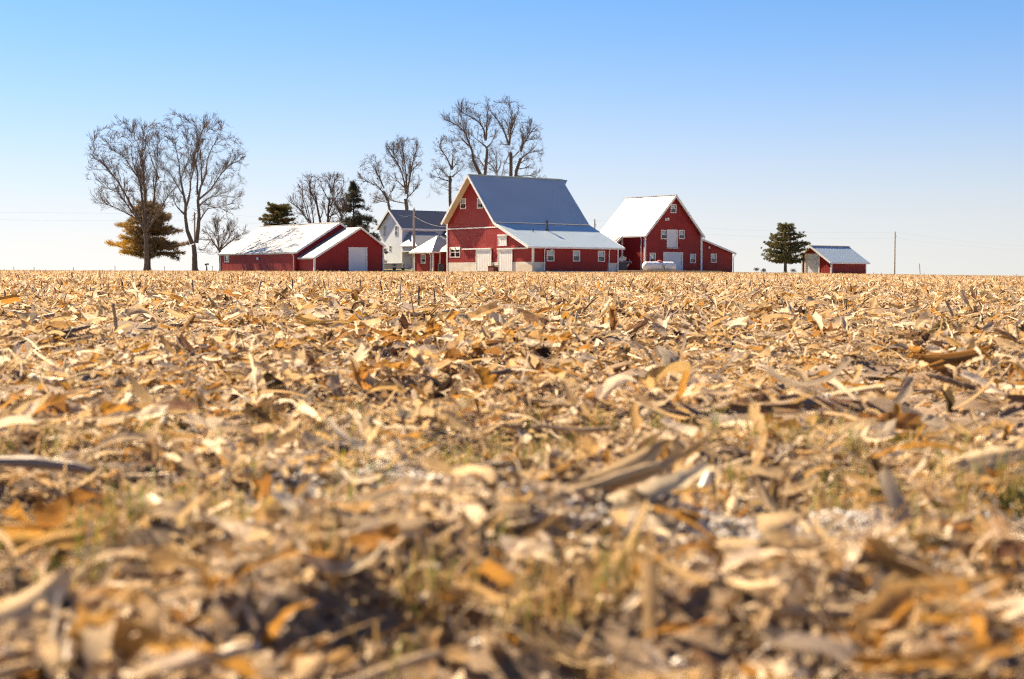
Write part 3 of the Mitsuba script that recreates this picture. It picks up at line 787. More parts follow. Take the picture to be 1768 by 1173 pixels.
# hydrant at the left
p = np.array([-32.4, 151.0, ZB + .02])
hy = thing('yard_hydrant', 'dark yard hydrant with two knobs left of the low shed', 'hydrant')
part(hy, 'stem', M().tube([p - Z * .2, p + Z * .1, p + Z * .55], [.16, .08, .05], 8), 'dark_metal')
part(hy, 'head', M().box(p + Z * .66 + np.array([-.08, 0, 0]), [.1, 0, .02], [0, .08, 0], Z * .1).box(p + Z * .7 + np.array([.14, 0, 0]), [.08, 0, -.02], [0, .08, 0], Z * .09), 'dark_metal')
# wooden plank edging before the second barn
one('timber_edging', M().beam([11.3, 152.2, ZB + .1], [14.4, 151.6, ZB + .12], .12, .2).beam([14.42, 151.6, ZB + .11], [22.5, 152.6, ZB + .06], .12, .18), 'tan_board', 'low tan timber edging on the lawn before the second barn', 'timber edging')
# planters at the porch
for x, y, s in ((-15.6, 188.5, .42), (-14.4, 188.0, .3)):
    k = thing('shrub_pot', 'dark potted shrub at the left of the farmhouse porch' if s > .4 else 'smaller dark potted shrub beside the porch column', 'pot')
    p = np.array([x, y, land(x, y)])
    part(k, 'pot', M().tube([p, p + Z * .4], [.2, .28], 10), 'dark_metal')
    rg = np.random.default_rng(int(s * 100))
    m = M()
    for _ in range(60):
        q = p + Z * (.4 + s * .7) + rg.normal(0, s * .3, 3)
        m.add(q + rg.normal(0, .07, (3, 3)), [[0, 1, 2]])
    part(k, 'leaves', m, 'dark_metal')

# ---------------------------------------------------------------- poles and wires


def pole(name, x, y, top, label, lean=0.0, r=.14, arm=False, cat='utility pole', base=None):
    k = thing(name, label, cat)
    z0 = float(land(x, y)) if base is None else base
    part(k, 'mast', M().tube([[x, y, z0 - .5], [x + lean, y, top]], [r * 1.1, r * .8], 10), 'pole_wood', smooth=40)
    part(k, 'insulator', M().tube([[x + lean + .12, y, top - .9], [x + lean + .3, y, top - .85]], [.06, .06], 6).tube([[x + lean, y, top], [x + lean, y, top + .18]], [.05, .04], 6), 'dark_metal')
    return k


P1, P2 = np.array([14.45, 250.0, 10.2]), np.array([75.2, 280.0, 9.1])
P0, PM = np.array([-48.8, 219.0, 9.9]), np.array([-130, 185.0, 10.6])
P3 = np.array([165.0, 425.0, 9.3])
pole('utility_pole', 14.45, 250, 10.2, 'wooden utility pole top showing over the lean-to roof between the barns')
pole('utility_pole', 75.2, 280, 9.1, 'tall slim wooden utility pole standing alone at the right')
pole('utility_pole', -48.8, 219, 9.9, 'wooden utility pole hidden among the bare trees at the left')
pole('utility_pole', -12.4, 180.0, 8.8, 'grey wooden utility pole in front of the farmhouse roof', r=.17)


def wire(p, q, sag, label):
    t = np.linspace(0, 1, 25)[:, None]
    pts = np.asarray(p) * (1 - t) + np.asarray(q) * t - Z * (4 * sag * t * (1 - t))
    one('power_line', M().tube(pts, .006, 4), 'wire_grey', label, 'power line', 'power lines across the sky')


for dz, w in ((-.05, 'upper'), (-1.15, 'lower')):
    for p, q, n in ((PM, P0, 'at the far left'), (P0, P1, 'behind the farm buildings'), (P1, P2, 'between the second barn and the right pole'), (P2, P3, 'right of the lone pole')):
        wire(p + Z * dz, q + Z * dz, .7, f'{w} thin power line {n}')
wire([-12.4, 180, 8.2], hp(0, 1.2, 7.4), .3, 'service wire from the grey pole to the farmhouse roof')
wire([-12.4, 180, 8.3], lp(2.0, 8, 4.6), .4, 'service wire from the grey pole to the low shed')
wire([-12.4, 180, 7.9], bp(0, -WT + .5, 5.3), .4, 'service wire from the grey pole to the main barn')
# fence posts on the skyline
for i, (x, y, h, ln, lb) in enumerate([(-66.5, 190, .75, 0, 'thin fence post on the skyline, leftmost'), (-63.8, 190, .7, 0, 'thin fence post on the skyline, second from left'),
                                       (-58.6, 190, .7, .05, 'thin fence post on the skyline, third from left'), (-53.0, 190, .9, 0, 'thin fence post on the skyline left of the big trees'),
                                       (-46.4, 190, .85, 0, 'thin fence post between the two big trees'), (-40.0, 190, .95, 0, 'thin fence post beside the low shed'),
                                       (47.6, 166, 1.35, -.12, 'thin leaning post on the skyline right of the pole')]):
    k = thing('fence_post', lb, 'fence post', None)
    zc_ = float(land(x, y))
    zt_ = .62 + h if x < 0 else zc_ + h
    part(k, 'stake', M().tube([[x, y, zc_ - .2], [x + ln, y, zt_]], .035, 6), 'dark_metal')
    part(k, 'cap', M().tube([[x + ln, y, zt_], [x + ln, y, zt_ + .06]], .045, 6), 'dark_metal')

# ================================================================ bare trees


def resample(pts, k):
    pts = np.asarray(pts, float)
    s = np.concatenate([[0], np.cumsum(np.linalg.norm(np.diff(pts, axis=0), axis=1))])
    t = np.linspace(0, s[-1], k)
    return np.stack([np.interp(t, s, pts[:, i]) for i in range(3)], 1), s[-1]


def perp(d, rng):
    v = rng.normal(0, 1, d.shape)
    v -= (v * d).sum(-1, keepdims=True) * d
    return v / (np.linalg.norm(v, axis=-1, keepdims=True) + 1e-9)


def spawn(P, R, per_m, frac, ang, up, k, rng, rmin, tmin=0.25, rmul=0.55, lmax=1.5):
    """Children of the branches P (n, k0, 3) with radii R (n, k0): (points, radii)."""
    L = np.linalg.norm(np.diff(P, axis=1), axis=2).sum(1)
    cnt = np.maximum(1, rng.poisson(per_m * L))
    idx = np.repeat(np.arange(len(P)), cnt)
    t = tmin + (1 - tmin) * rng.random(len(idx)) ** 0.8
    kk = P.shape[1]
    x = t * (kk - 1)
    i0 = np.minimum(x.astype(int), kk - 2)
    w = (x - i0)[:, None]
    pos = P[idx, i0] * (1 - w) + P[idx, i0 + 1] * w
    tan = P[idx, i0 + 1] - P[idx, i0]
    tan /= np.linalg.norm(tan, axis=1, keepdims=True) + 1e-9
    r = (R[idx, i0] * (1 - w[:, 0]) + R[idx, i0 + 1] * w[:, 0]) * rmul
    r = np.maximum(r * rng.uniform(.7, 1, len(r)), rmin)
    a = np.radians(rng.uniform(ang[0], ang[1], len(idx)))[:, None]
    d = tan * np.cos(a) + perp(tan, rng) * np.sin(a) + Z * up
    d /= np.linalg.norm(d, axis=1, keepdims=True)
    ln = L[idx] * frac * (1.15 - .75 * t) * rng.uniform(.6, 1.2, len(idx))
    ln = np.clip(ln, .3, lmax)
    s = np.linspace(0, 1, k)
    bend = Z * (up * .5) + rng.normal(0, .08, (len(idx), 3))
    Q = pos[:, None] + (d[:, None] * s[None, :, None] + bend[:, None] * (s ** 2)[None, :, None]) * ln[:, None, None]
    Q[:, 1:-1] += rng.normal(0, .018, Q[:, 1:-1].shape) * ln[:, None, None]
    RR = r[:, None] * (1 - s[None]) + np.maximum(r * .35, rmin * .8)[:, None] * s[None]
    return Q, RR


def bare_tree(name, label, base, limbs, seed, trunk_r, env, n_attr, dens=1.0, rmin=.0145, up=.2):
    """limbs: (points in metres from the base, radius at the start, radius at the end, is trunk); env: outline of the crown, (x, z) in metres from the base.
    The limbs are continued by branches that fill the crown, then by twigs."""
    rng = np.random.default_rng(seed)
    k = thing(name, label, 'tree')
    base = np.asarray(base, float)
    tm = M()
    sk = []
    for i, (pts, r0, r1, is_trunk) in enumerate(limbs):
        q, ln = resample(base + np.asarray(pts, float), 9)
        q[1:] += np.cumsum(rng.normal(0, .010 * ln / 2, (8, 3)), 0) * [1, 1, .3]
        rr = r0 + (r1 - r0) * np.linspace(0, 1, 9) ** .75
        if is_trunk:
            rb = rr.copy()
            if pts[0][2] < .3:
                rb[0] *= 1.35
            tm.tube(q, rb, 12)
        else:
            part(k, 'limb', M().tube(q, rr, 7), 'bark', smooth=60)
        sk.append((q, rr, 0 if not is_trunk else 7 if pts[0][2] < .3 else 3))
    part(k, 'trunk', tm, 'bark', smooth=60)
    poly = Polygon(env).buffer(0)
    x0, z0, x1, z1 = poly.bounds
    cx, hw = (x0 + x1) / 2, (x1 - x0) / 2
    from shapely import contains_xy
    n_attr = int(n_attr * 1.35)
    X, Zc = rng.uniform(x0, x1, n_attr * 4), rng.uniform(z0, z1, n_attr * 4)
    ok = contains_xy(poly, X, Zc)
    X, Zc = X[ok][:n_attr], Zc[ok][:n_attr]
    dep = np.sqrt(np.maximum(1 - ((X - cx) / hw) ** 2, .12)) * hw * .8
    Y = dep * np.sign(rng.uniform(-1, 1, len(X))) * rng.random(len(X)) ** .7
    goal = base + np.stack([X, Y, Zc], 1)
    heart = base + np.array([cx * .5, 0, max(z0 - .05 * (z1 - z0), .25 * z1)])
    # spread-out goals, the outer ones first; each is reached by a nearly straight branch from the best node below it
    n_br = max(18, n_attr // 7)
    pick = [int(np.argmax(np.linalg.norm(goal - heart, axis=1)))]
    far = np.linalg.norm(goal - goal[pick[0]], axis=1)
    for _ in range(min(n_br, len(goal)) - 1):
        c = int(np.argmax(far * (.6 + np.linalg.norm(goal - heart, axis=1) / (z1 - z0))))
        pick.append(c)
        far = np.minimum(far, np.linalg.norm(goal - goal[c], axis=1))
    pick.sort(key=lambda c: -np.linalg.norm(goal[c] - heart))
    NP, NT, NR = [], [], []

    def nodes(q, rr, lo=0):
        t = np.gradient(q, axis=0)
        NP.append(q[lo:])
        NT.append((t / np.linalg.norm(t, axis=1, keepdims=True))[lo:])
        NR.append(rr[lo:])

    for q, rr, lo in sk:
        nodes(q, rr, lo)
    Q, QR = [], []
    for c in pick:
        A, Tn, Rn = np.vstack(NP), np.vstack(NT), np.concatenate(NR)
        v = goal[c] - A
        dist = np.linalg.norm(v, axis=1)
        cosa = (v * Tn).sum(1) / (dist + 1e-9)
        upw = v[:, 2] / (dist + 1e-9)
        cost = dist * (1 + 1.4 * (1 - cosa) + .8 * np.maximum(.15 - upw, 0)) + 2.5 * (dist < .8)
        a = int(np.argmin(cost))
        Lb = dist[a]
        ctrl = A[a] + (.6 * Tn[a] + .5 * v[a] / Lb) * Lb * .45 + Z * .05 * Lb
        t = np.linspace(0, 1, 9)[:, None]
        q = (1 - t) ** 2 * A[a] + 2 * t * (1 - t) * ctrl + t * t * goal[c]
        q[1:-1] += rng.normal(0, .012 * Lb, (7, 3))
        r0 = min(.7 * Rn[a], .016 + .011 * Lb)
        rr = r0 + (rmin - r0) * np.linspace(0, 1, 9) ** .8
        nodes(q, rr, 2)
        Q.append(q)
        QR.append(rr)
    Q, QR = np.array(Q), np.array(QR)
    m = M()
    m.add(*tubes(Q, QR, 5))
    S9 = np.array([q for q, _, lo in sk if lo == 0])
    R9 = np.array([r for _, r, lo in sk if lo == 0])
    allq, allr = (np.concatenate([Q, S9]), np.concatenate([QR, R9])) if len(S9) else (Q, QR)
    wide = poly.buffer(.35)

    def fits(q):
        return contains_xy(wide, q[:, -1, 0] - base[0], q[:, -1, 2] - base[2])

    q1, r1 = spawn(allq, np.minimum(allr, .03), 2.4 * dens, .42, (14, 36), up, 5, rng, rmin, .12, .8, 2.1)
    out = ~fits(q1)
    q1[out] = q1[out][:, :1] + (q1[out] - q1[out][:, :1]) * .4
    m.add(*tubes(q1, r1, 4))
    q2, r2 = spawn(q1, np.full_like(r1, rmin), 3.3 * dens, .6, (14, 38), up * .8, 4, rng, rmin * .85, .1, .9, 1.0)
    m.add(*tubes(q2, r2, 3))
    q3, r3 = spawn(q2, np.full_like(r2, rmin), 2.4 * dens, .8, (14, 38), up * .6, 3, rng, rmin * .75, .2, .9, .7)
    m.add(*tubes(q3, r3, 3))
    part(k, 'twigs', m, 'twig', kind='stuff')
    return k


def limb_xz(pts, sc, x0, y0, rng, dy, r0, r1, trunk=False, hs=.94):
    """Limb traced in a side view: pairs across and up in view units, with its own growth in depth."""
    n = len(pts)
    out = []
    for i, (x, y) in enumerate(pts):
        u = 1 - (1 - hs) * (i / max(n - 1, 1)) ** 2
        out.append(((x - x0) * sc * (1 if trunk else u), dy * (i / max(n - 1, 1)) ** 1.2, (y0 - y) * sc * u))
    return (out, r0, r1, trunk)


rng = np.random.default_rng(11)


def outline(pts, x0, y0, f):
    return [((x - x0) * f, (y0 - y) * f) for x, y in pts]


sc = 172.0 / 2455 / 3.91
T1 = [([(440, 1122), (441, 1000), (440, 900), (436, 820)], 0, .42, .36, True),
      ([(436, 850), (370, 720), (300, 590), (240, 470), (170, 370), (85, 235)], -1.5, .25, .03, False),
      ([(436, 830), (410, 650), (385, 480), (340, 350), (320, 230), (310, 115)], 1.2, .24, .03, False),
      ([(438, 830), (430, 600), (400, 430), (382, 250), (375, 130)], 3.2, .22, .03, False),
      ([(445, 850), (500, 650), (530, 500), (545, 350), (560, 170)], -1.0, .25, .03, False),
      ([(448, 840), (560, 640), (610, 540), (690, 430)], 2.0, .18, .03, False),
      ([(430, 830), (330, 690), (230, 560), (100, 500), (60, 520)], 1.8, .15, .025, False),
      ([(440, 760), (440, 470), (450, 330), (440, 165)], -3.0, .2, .03, False),
      ([(430, 800), (280, 700), (180, 640), (120, 600)], -2.4, .12, .02, False),
      ([(445, 840), (520, 760), (600, 700), (660, 720)], -2.6, .12, .02, False),
      ([(385, 480), (290, 330), (215, 270), (190, 170)], 1.5, .11, .02, False),
      ([(530, 500), (480, 300), (490, 130)], -2.5, .11, .02, False)]
B1 = np.array([-44.2, 172.0, .74])
bare_tree('bare_tree', 'leftmost big bare tree with thick dark trunk before the golden evergreen', B1, [limb_xz(p, sc, 440, 1122, rng, dy, a * .85, b_ * .7, tr, .88) for p, dy, a, b_, tr in T1], 21, .4, outline([(60, 260), (100, 215), (190, 165), (310, 100), (420, 130), (520, 115), (600, 140), (670, 300), (690, 500), (620, 640), (520, 720), (440, 760), (330, 740), (200, 700), (110, 620), (60, 480), (50, 340)], 440, 1122, sc), 1500)
T2 = [([(770, 1122), (768, 1040), (765, 960), (762, 910)], 0, .40, .37, True),
      ([(752, 930), (705, 800), (710, 690), (670, 520), (650, 330), (612, 85)], 1.0, .27, .03, True),
      ([(778, 925), (790, 750), (790, 600), (860, 450), (880, 280), (962, 92)], -.8, .29, .03, True),
      ([(711, 690), (740, 600), (755, 480), (800, 300), (830, 90)], -1.6, .17, .025, False),
      ([(708, 740), (640, 670), (590, 580), (560, 540)], 1.6, .15, .02, False),
      ([(790, 640), (870, 570), (960, 420), (1060, 310), (1140, 300)], 1.4, .17, .02, False),
      ([(795, 790), (860, 690), (950, 660), (1085, 680)], -1.8, .12, .02, False),
      ([(790, 680), (860, 610), (960, 570), (1095, 560)], 2.4, .13, .02, False),
      ([(670, 520), (720, 330), (690, 105)], 2.0, .12, .02, False),
      ([(790, 600), (780, 430), (740, 300), (760, 135)], 2.6, .17, .025, False),
      ([(820, 520), (830, 330), (850, 150)], -2.8, .15, .025, False),
      ([(690, 600), (620, 450), (560, 330)], -2.2, .12, .02, False)]
B2 = np.array([-38.3, 172.0, .74])
bare_tree('bare_tree', 'big bare tree with forked trunk, second from left, beside the low shed', B2, [limb_xz(p, sc, 770, 1122, rng, dy, a * (1 if tr else .85), b_ * .7, tr, .88) for p, dy, a, b_, tr in T2], 22, .4, outline([(575, 110), (640, 65), (760, 105), (850, 85), (960, 95), (1010, 200), (1110, 300), (1120, 430), (1085, 560), (1085, 680), (960, 740), (800, 790), (690, 740), (600, 640), (555, 520), (575, 300)], 770, 1122, sc), 1400)

# trees behind the main barn and the house
sc = 205.0 / 2455 / 7.333
ybase = (468 - 160) * 7.333


def group8(items, x0, D):
    return [limb_xz(p, D / 2455 / 7.333, x0, ybase, rng, dy, a, b_, tr) for p, dy, a, b_, tr in items]


def at_px(px, D, z):
    return np.array([(px - 884) / 2455 * D, D, z])


G5 = [([(440, ybase), (438, 1173), (440, 970)], 0, .3, .2, True), ([(440, 970), (455, 750), (462, 590)], .5, .17, .02, False), ([(440, 970), (370, 800), (330, 720), (265, 590)], -1.2, .15, .02, False),
      ([(442, 960), (500, 860), (560, 780)], 1.4, .1, .02, False), ([(438, 1100), (350, 1010), (300, 920), (210, 860)], 1.5, .13, .02, False), ([(438, 1120), (340, 1090), (250, 1030), (150, 1000)], -1.0, .12, .02, False),
      ([(439, 1060), (540, 960), (600, 840)], -1.2, .11, .02, False)]
bare_tree('bare_tree', 'smaller bare tree between the farmhouse roof and the peak of the main barn', at_px(720 + 440 / 7.333, 200, .9), group8(G5, 440, 200), 31, .3, outline([(150, 1300), (150, 950), (205, 820), (245, 610), (330, 550), (450, 570), (560, 650), (610, 800), (610, 1300)], 440, ybase, 200 / 2455 / 7.333), 550)
G6 = [([(820, ybase), (820, 1040), (832, 930), (860, 760), (862, 600)], 0, .42, .2, True), ([(862, 600), (840, 450), (760, 300), (560, 110)], 1.5, .18, .03, False), ([(868, 680), (800, 620), (740, 540), (700, 440)], -1.5, .13, .02, False),
      ([(865, 600), (880, 420), (895, 95)], -1.2, .17, .03, False), ([(868, 700), (940, 600), (1005, 370)], 1.6, .14, .02, False), ([(815, 1060), (720, 850), (690, 700), (600, 480), (500, 350), (300, 232)], -1, .28, .03, False),
      ([(690, 700), (560, 560), (430, 500)], 2, .14, .02, False), ([(840, 920), (760, 780), (680, 720)], 2.6, .11, .02, False), ([(840, 960), (900, 880), (960, 800)], -2, .11, .02, False), ([(850, 850), (960, 900), (1010, 1000)], 2.0, .08, .02, False)]
bare_tree('bare_tree', 'tall bare tree behind the left part of the main barn roof, limb leaning left', at_px(720 + 820 / 7.333, 208, .9), group8(G6, 820, 208), 32, .3, outline([(310, 235), (430, 250), (565, 110), (760, 140), (890, 100), (1000, 350), (990, 600), (960, 760), (960, 1040), (700, 1040), (560, 820), (430, 560), (340, 380)], 820, ybase, 208 / 2455 / 7.333), 750)
G7 = [([(1165, ybase), (1165, 1050), (1165, 800), (1155, 660)], 0, .44, .24, True), ([(1158, 660), (1180, 450), (1190, 250), (1150, 62)], .6, .2, .03, False), ([(1152, 640), (1110, 500), (1050, 350), (895, 92)], -1.5, .17, .03, False),
      ([(1188, 450), (1240, 280), (1285, 108)], 1.6, .14, .02, False), ([(1152, 650), (1090, 620), (1005, 530)], 1.2, .11, .02, False), ([(1165, 760), (1100, 880), (1060, 1000)], 1.2, .1, .02, False),
      ([(1165, 850), (1240, 780), (1300, 700), (1340, 560), (1340, 380)], 1.5, .13, .02, False), ([(1165, 620), (1140, 400), (1090, 200)], 2.5, .14, .02, False), ([(1170, 560), (1220, 420), (1230, 220)], -2.2, .13, .02, False)]
bare_tree('bare_tree', 'tall straight bare tree rising behind the middle of the main barn roof, highest of all', at_px(720 + 1165 / 7.333, 210, .9), group8(G7, 1165, 210), 33, .3, outline([(900, 100), (1000, 160), (1090, 85), (1170, 70), (1280, 110), (1330, 190), (1350, 350), (1330, 600), (1290, 800), (1200, 1040), (1060, 1040), (1010, 700), (960, 300)], 1165, ybase, 210 / 2455 / 7.333), 650)
G8 = [([(1225, ybase), (1240, 1050), (1285, 800), (1310, 740)], 0, .34, .22, True), ([(1310, 740), (1350, 600), (1430, 540), (1565, 465)], .8, .15, .02, False), ([(1305, 740), (1345, 560), (1345, 400)], -1.2, .14, .02, False),
      ([(1285, 850), (1400, 750), (1500, 700), (1600, 690)], -1, .13, .02, False), ([(1275, 900), (1400, 800), (1480, 740)], 1.5, .1, .02, False), ([(1250, 1050), (1420, 1020), (1600, 1010)], 1.2, .11, .02, False), ([(1262, 960), (1380, 930), (1500, 880)], -1.6, .09, .02, False),
      ([(1340, 640), (1440, 470), (1520, 380)], -1.5, .1, .02, False)]
bare_tree('bare_tree', 'bare tree spreading to the right over the far end of the main barn roof', at_px(720 + 1225 / 7.333, 206, .9), group8(G8, 1225, 206), 34, .3, outline([(1300, 370), (1400, 330), (1510, 390), (1570, 475), (1550, 600), (1600, 700), (1550, 800), (1610, 1000), (1590, 1060), (1260, 1050), (1280, 700)], 1225, ybase, 206 / 2455 / 7.333), 500)
G9 = [([(1010, ybase), (1010, 1050), (990, 900), (960, 800), (935, 735)], 0, .24, .06, True), ([(1000, 960), (1000, 800), (1000, 690)], 1, .1, .02, False), ([(1005, 1000), (1060, 900), (1060, 760)], -1, .1, .02, False), ([(1000, 1000), (930, 900), (880, 860)], -1, .09, .02, False)]
bare_tree('bare_tree', 'low slim bare tree between the two tall trees behind the main barn', at_px(720 + 1010 / 7.333, 202, .9), group8(G9, 1010, 202), 35, .3, outline([(880, 800), (900, 710), (1000, 670), (1065, 750), (1080, 1040), (930, 1040)], 1010, ybase, 202 / 2455 / 7.333), 160)


def group7(items, x0, D):
    yb = (467 - 220) * 5.358
    return [limb_xz(p, D / 2455 / 5.358, x0, yb if False else (467 - 220) * 5.358, rng, dy, a, b_, tr) for p, dy, a, b_, tr in items]


yb7 = (467 - 220) * 5.358
G10 = [([(1470, yb7), (1470, 765), (1455, 610)], 0, .38, .26, True), ([(1455, 610), (1440, 480), (1390, 330), (1285, 130)], -1.2, .18, .02, False), ([(1458, 600), (1455, 420), (1430, 250), (1405, 95)], 1.6, .17, .02, False), ([(1460, 600), (1500, 400), (1525, 260), (1555, 120)], .6, .17, .02, False),
       ([(1465, 640), (1520, 590), (1590, 480), (1610, 430)], -1.2, .1, .02, False), ([(1450, 560), (1360, 470), (1260, 420)], 1.4, .12, .02, False), ([(1468, 700), (1380, 680), (1270, 640), (1130, 650)], 1.4, .1, .02, False), ([(1465, 650), (1480, 450), (1490, 200)], 2.2, .13, .02, False), ([(1500, 400), (1560, 330), (1600, 280)], -1.4, .08, .02, False)]
bare_tree('bare_tree', 'slender vase-shaped bare tree standing behind the farmhouse ridge', at_px(430 + 1470 / 5.358, 216, 1.0), group7(G10, 1470, 216), 36, .3, outline([(1265, 430), (1250, 300), (1280, 150), (1400, 100), (1555, 120), (1610, 210), (1590, 420), (1540, 620), (1470, 740), (1360, 700), (1150, 660), (1270, 560)], 1470, yb7, 216 / 2455 / 5.358), 900)
G11 = [([(1345, yb7), (1300, 760), (1270, 620), (1240, 540)], 0, .3, .16, True), ([(1240, 540), (1180, 400), (1100, 255)], 1, .12, .02, False), ([(1265, 640), (1200, 540), (1100, 480), (990, 440)], -1, .12, .02, False), ([(1250, 560), (1215, 440), (1190, 300)], -1.4, .1, .02, False),
       ([(1285, 690), (1200, 660), (1110, 650)], 1.2, .09, .02, False), ([(1280, 660), (1330, 560), (1350, 470)], 1.0, .08, .02, False)]
bare_tree('bare_tree', 'bare tree leaning left, behind the left end of the farmhouse roof', at_px(430 + 1345 / 5.358, 212, 1.0), group7(G11, 1345, 212), 37, .3, outline([(1000, 435), (1060, 290), (1150, 255), (1230, 340), (1260, 480), (1345, 560), (1330, 740), (1150, 700), (1050, 560)], 1345, yb7, 212 / 2455 / 5.358), 450)
G12 = [([(655, yb7), (658, 890), (630, 720), (605, 560)], 0, .26, .1, True), ([(605, 560), (610, 480), (640, 410)], .8, .08, .02, False), ([(645, yb7), (575, 890), (540, 700), (500, 560), (505, 470)], 0, .16, .02, True), ([(570, 880), (480, 740), (360, 635)], -.8, .11, .02, False),
       ([(620, yb7), (560, 890), (450, 720), (420, 640)], 1.2, .12, .02, True), ([(625, 700), (560, 560), (540, 450)], 1.4, .09, .02, False), ([(650, 860), (690, 760), (700, 690)], -.8, .09, .02, False), ([(600, 890), (590, 700), (575, 500)], -1.2, .1, .02, False), ([(560, 860), (500, 660), (460, 560)], 1.5, .09, .02, False)]
bare_tree('bare_tree', 'bushy many-stemmed bare tree behind the low shed roof, right of the round pine', at_px(430 + 655 / 5.358, 188, .9), group7(G12, 655, 188), 38, .3, outline([(370, 635), (440, 565), (500, 450), (635, 420), (685, 520), (695, 690), (680, 890), (460, 890), (400, 740)], 655, yb7, 188 / 2455 / 5.358), 750)
G13 = [([(730, yb7), (735, 880), (745, 700), (760, 600)], 0, .24, .12, True), ([(760, 600), (745, 500), (742, 420)], .8, .09, .02, False), ([(748, 680), (690, 560), (650, 460)], -.8, .1, .02, False), ([(760, 600), (800, 480), (835, 410)], -1, .09, .02, False), ([(750, 720), (820, 600), (890, 460)], 1, .1, .02, False),
       ([(738, 860), (800, 740), (850, 640)], -1.2, .09, .02, False), ([(738, 850), (700, 740), (690, 640)], 1.2, .08, .02, False), ([(740, 820), (840, 760), (900, 700)], 1.5, .08, .02, False), ([(745, 780), (780, 600), (770, 450)], 2, .09, .02, False)]
bare_tree('bare_tree', 'upright brown bare tree just left of the dark spruce', at_px(430 + 730 / 5.358, 189, .9), group7(G13, 730, 189), 39, .3, outline([(655, 465), (740, 410), (835, 415), (885, 460), (895, 600), (880, 720), (860, 880), (700, 880), (690, 640)], 730, yb7, 189 / 2455 / 5.358), 600)
G14 = [([(850, yb7), (850, 900), (860, 780)], 0, .16, .1, True)] + [([(855, 820 + 6 * i), (855 + dx * .6, 720 + 6 * i), (855 + dx, 620 + abs(dx) * .5)], dy, .07, .015, False) for i, (dx, dy) in enumerate([(-80, 1), (-50, -1), (-20, 1.4), (20, -1.4), (50, .6), (-110, -.5), (70, 1.2), (0, 1.8)])]
bare_tree('bare_tree', 'low dense brown twiggy tree against the left side of the spruce', at_px(430 + 850 / 5.358, 186, .9), group7(G14, 850, 186), 40, .3, outline([(760, 640), (860, 570), (940, 640), (950, 880), (760, 880)], 850, yb7, 186 / 2455 / 5.358), 300)
# small round tree left of the low shed
s6 = 186.0 / 2455 / 3.91
G15 = [([(945, 1122), (942, 1010), (935, 960)], 0, .2, .15, True)] + [([(935, 985), (935 + dx * .5, 905 - 20 * (abs(dx) < 60)), (935 + dx, ty)], dy, .09, .015, False)
                                                                   for dx, ty, dy in [(-120, 900, .6), (-90, 820, -1), (-40, 770, 1), (10, 760, -1.5), (70, 775, 1.4), (120, 800, -.8), (190, 830, .6), (-110, 980, -.8), (160, 900, 1.6), (40, 800, 2.0), (-60, 840, 2.2)]]
bare_tree('bare_tree', 'small round-crowned bare tree beside the left end of the low shed', at_px(140 + 945 / 3.91, 186, .9), [limb_xz(p, s6, 945, 1122, rng, dy, a, b_, tr) for p, dy, a, b_, tr in G15], 41, .2, outline([(800, 1010), (805, 900), (855, 805), (940, 760), (1055, 770), (1135, 835), (1145, 880), (1100, 960), (940, 1010)], 945, 1122, s6), 350)

# ================================================================ evergreens


def tufts(c, d, n, ln, w, rng, spread):
    """n thin needle triangles at every centre c (k, 3), pointing about d (k, 3)."""
    k = len(c)
    dd = np.repeat(d, n, 0) + rng.normal(0, spread, (k * n, 3))
    dd /= np.linalg.norm(dd, axis=1, keepdims=True)
    s = perp(dd, rng) * (w * rng.uniform(.6, 1.3, (k * n, 1)))
    o = np.repeat(c, n, 0) + rng.normal(0, ln * .25, (k * n, 3))
    tip = o + dd * (ln * rng.uniform(.6, 1.3, (k * n, 1)))
    v = np.stack([o - s, o + s, tip], 1).reshape(-1, 3)
    return v, np.arange(k * n * 3).reshape(-1, 3)


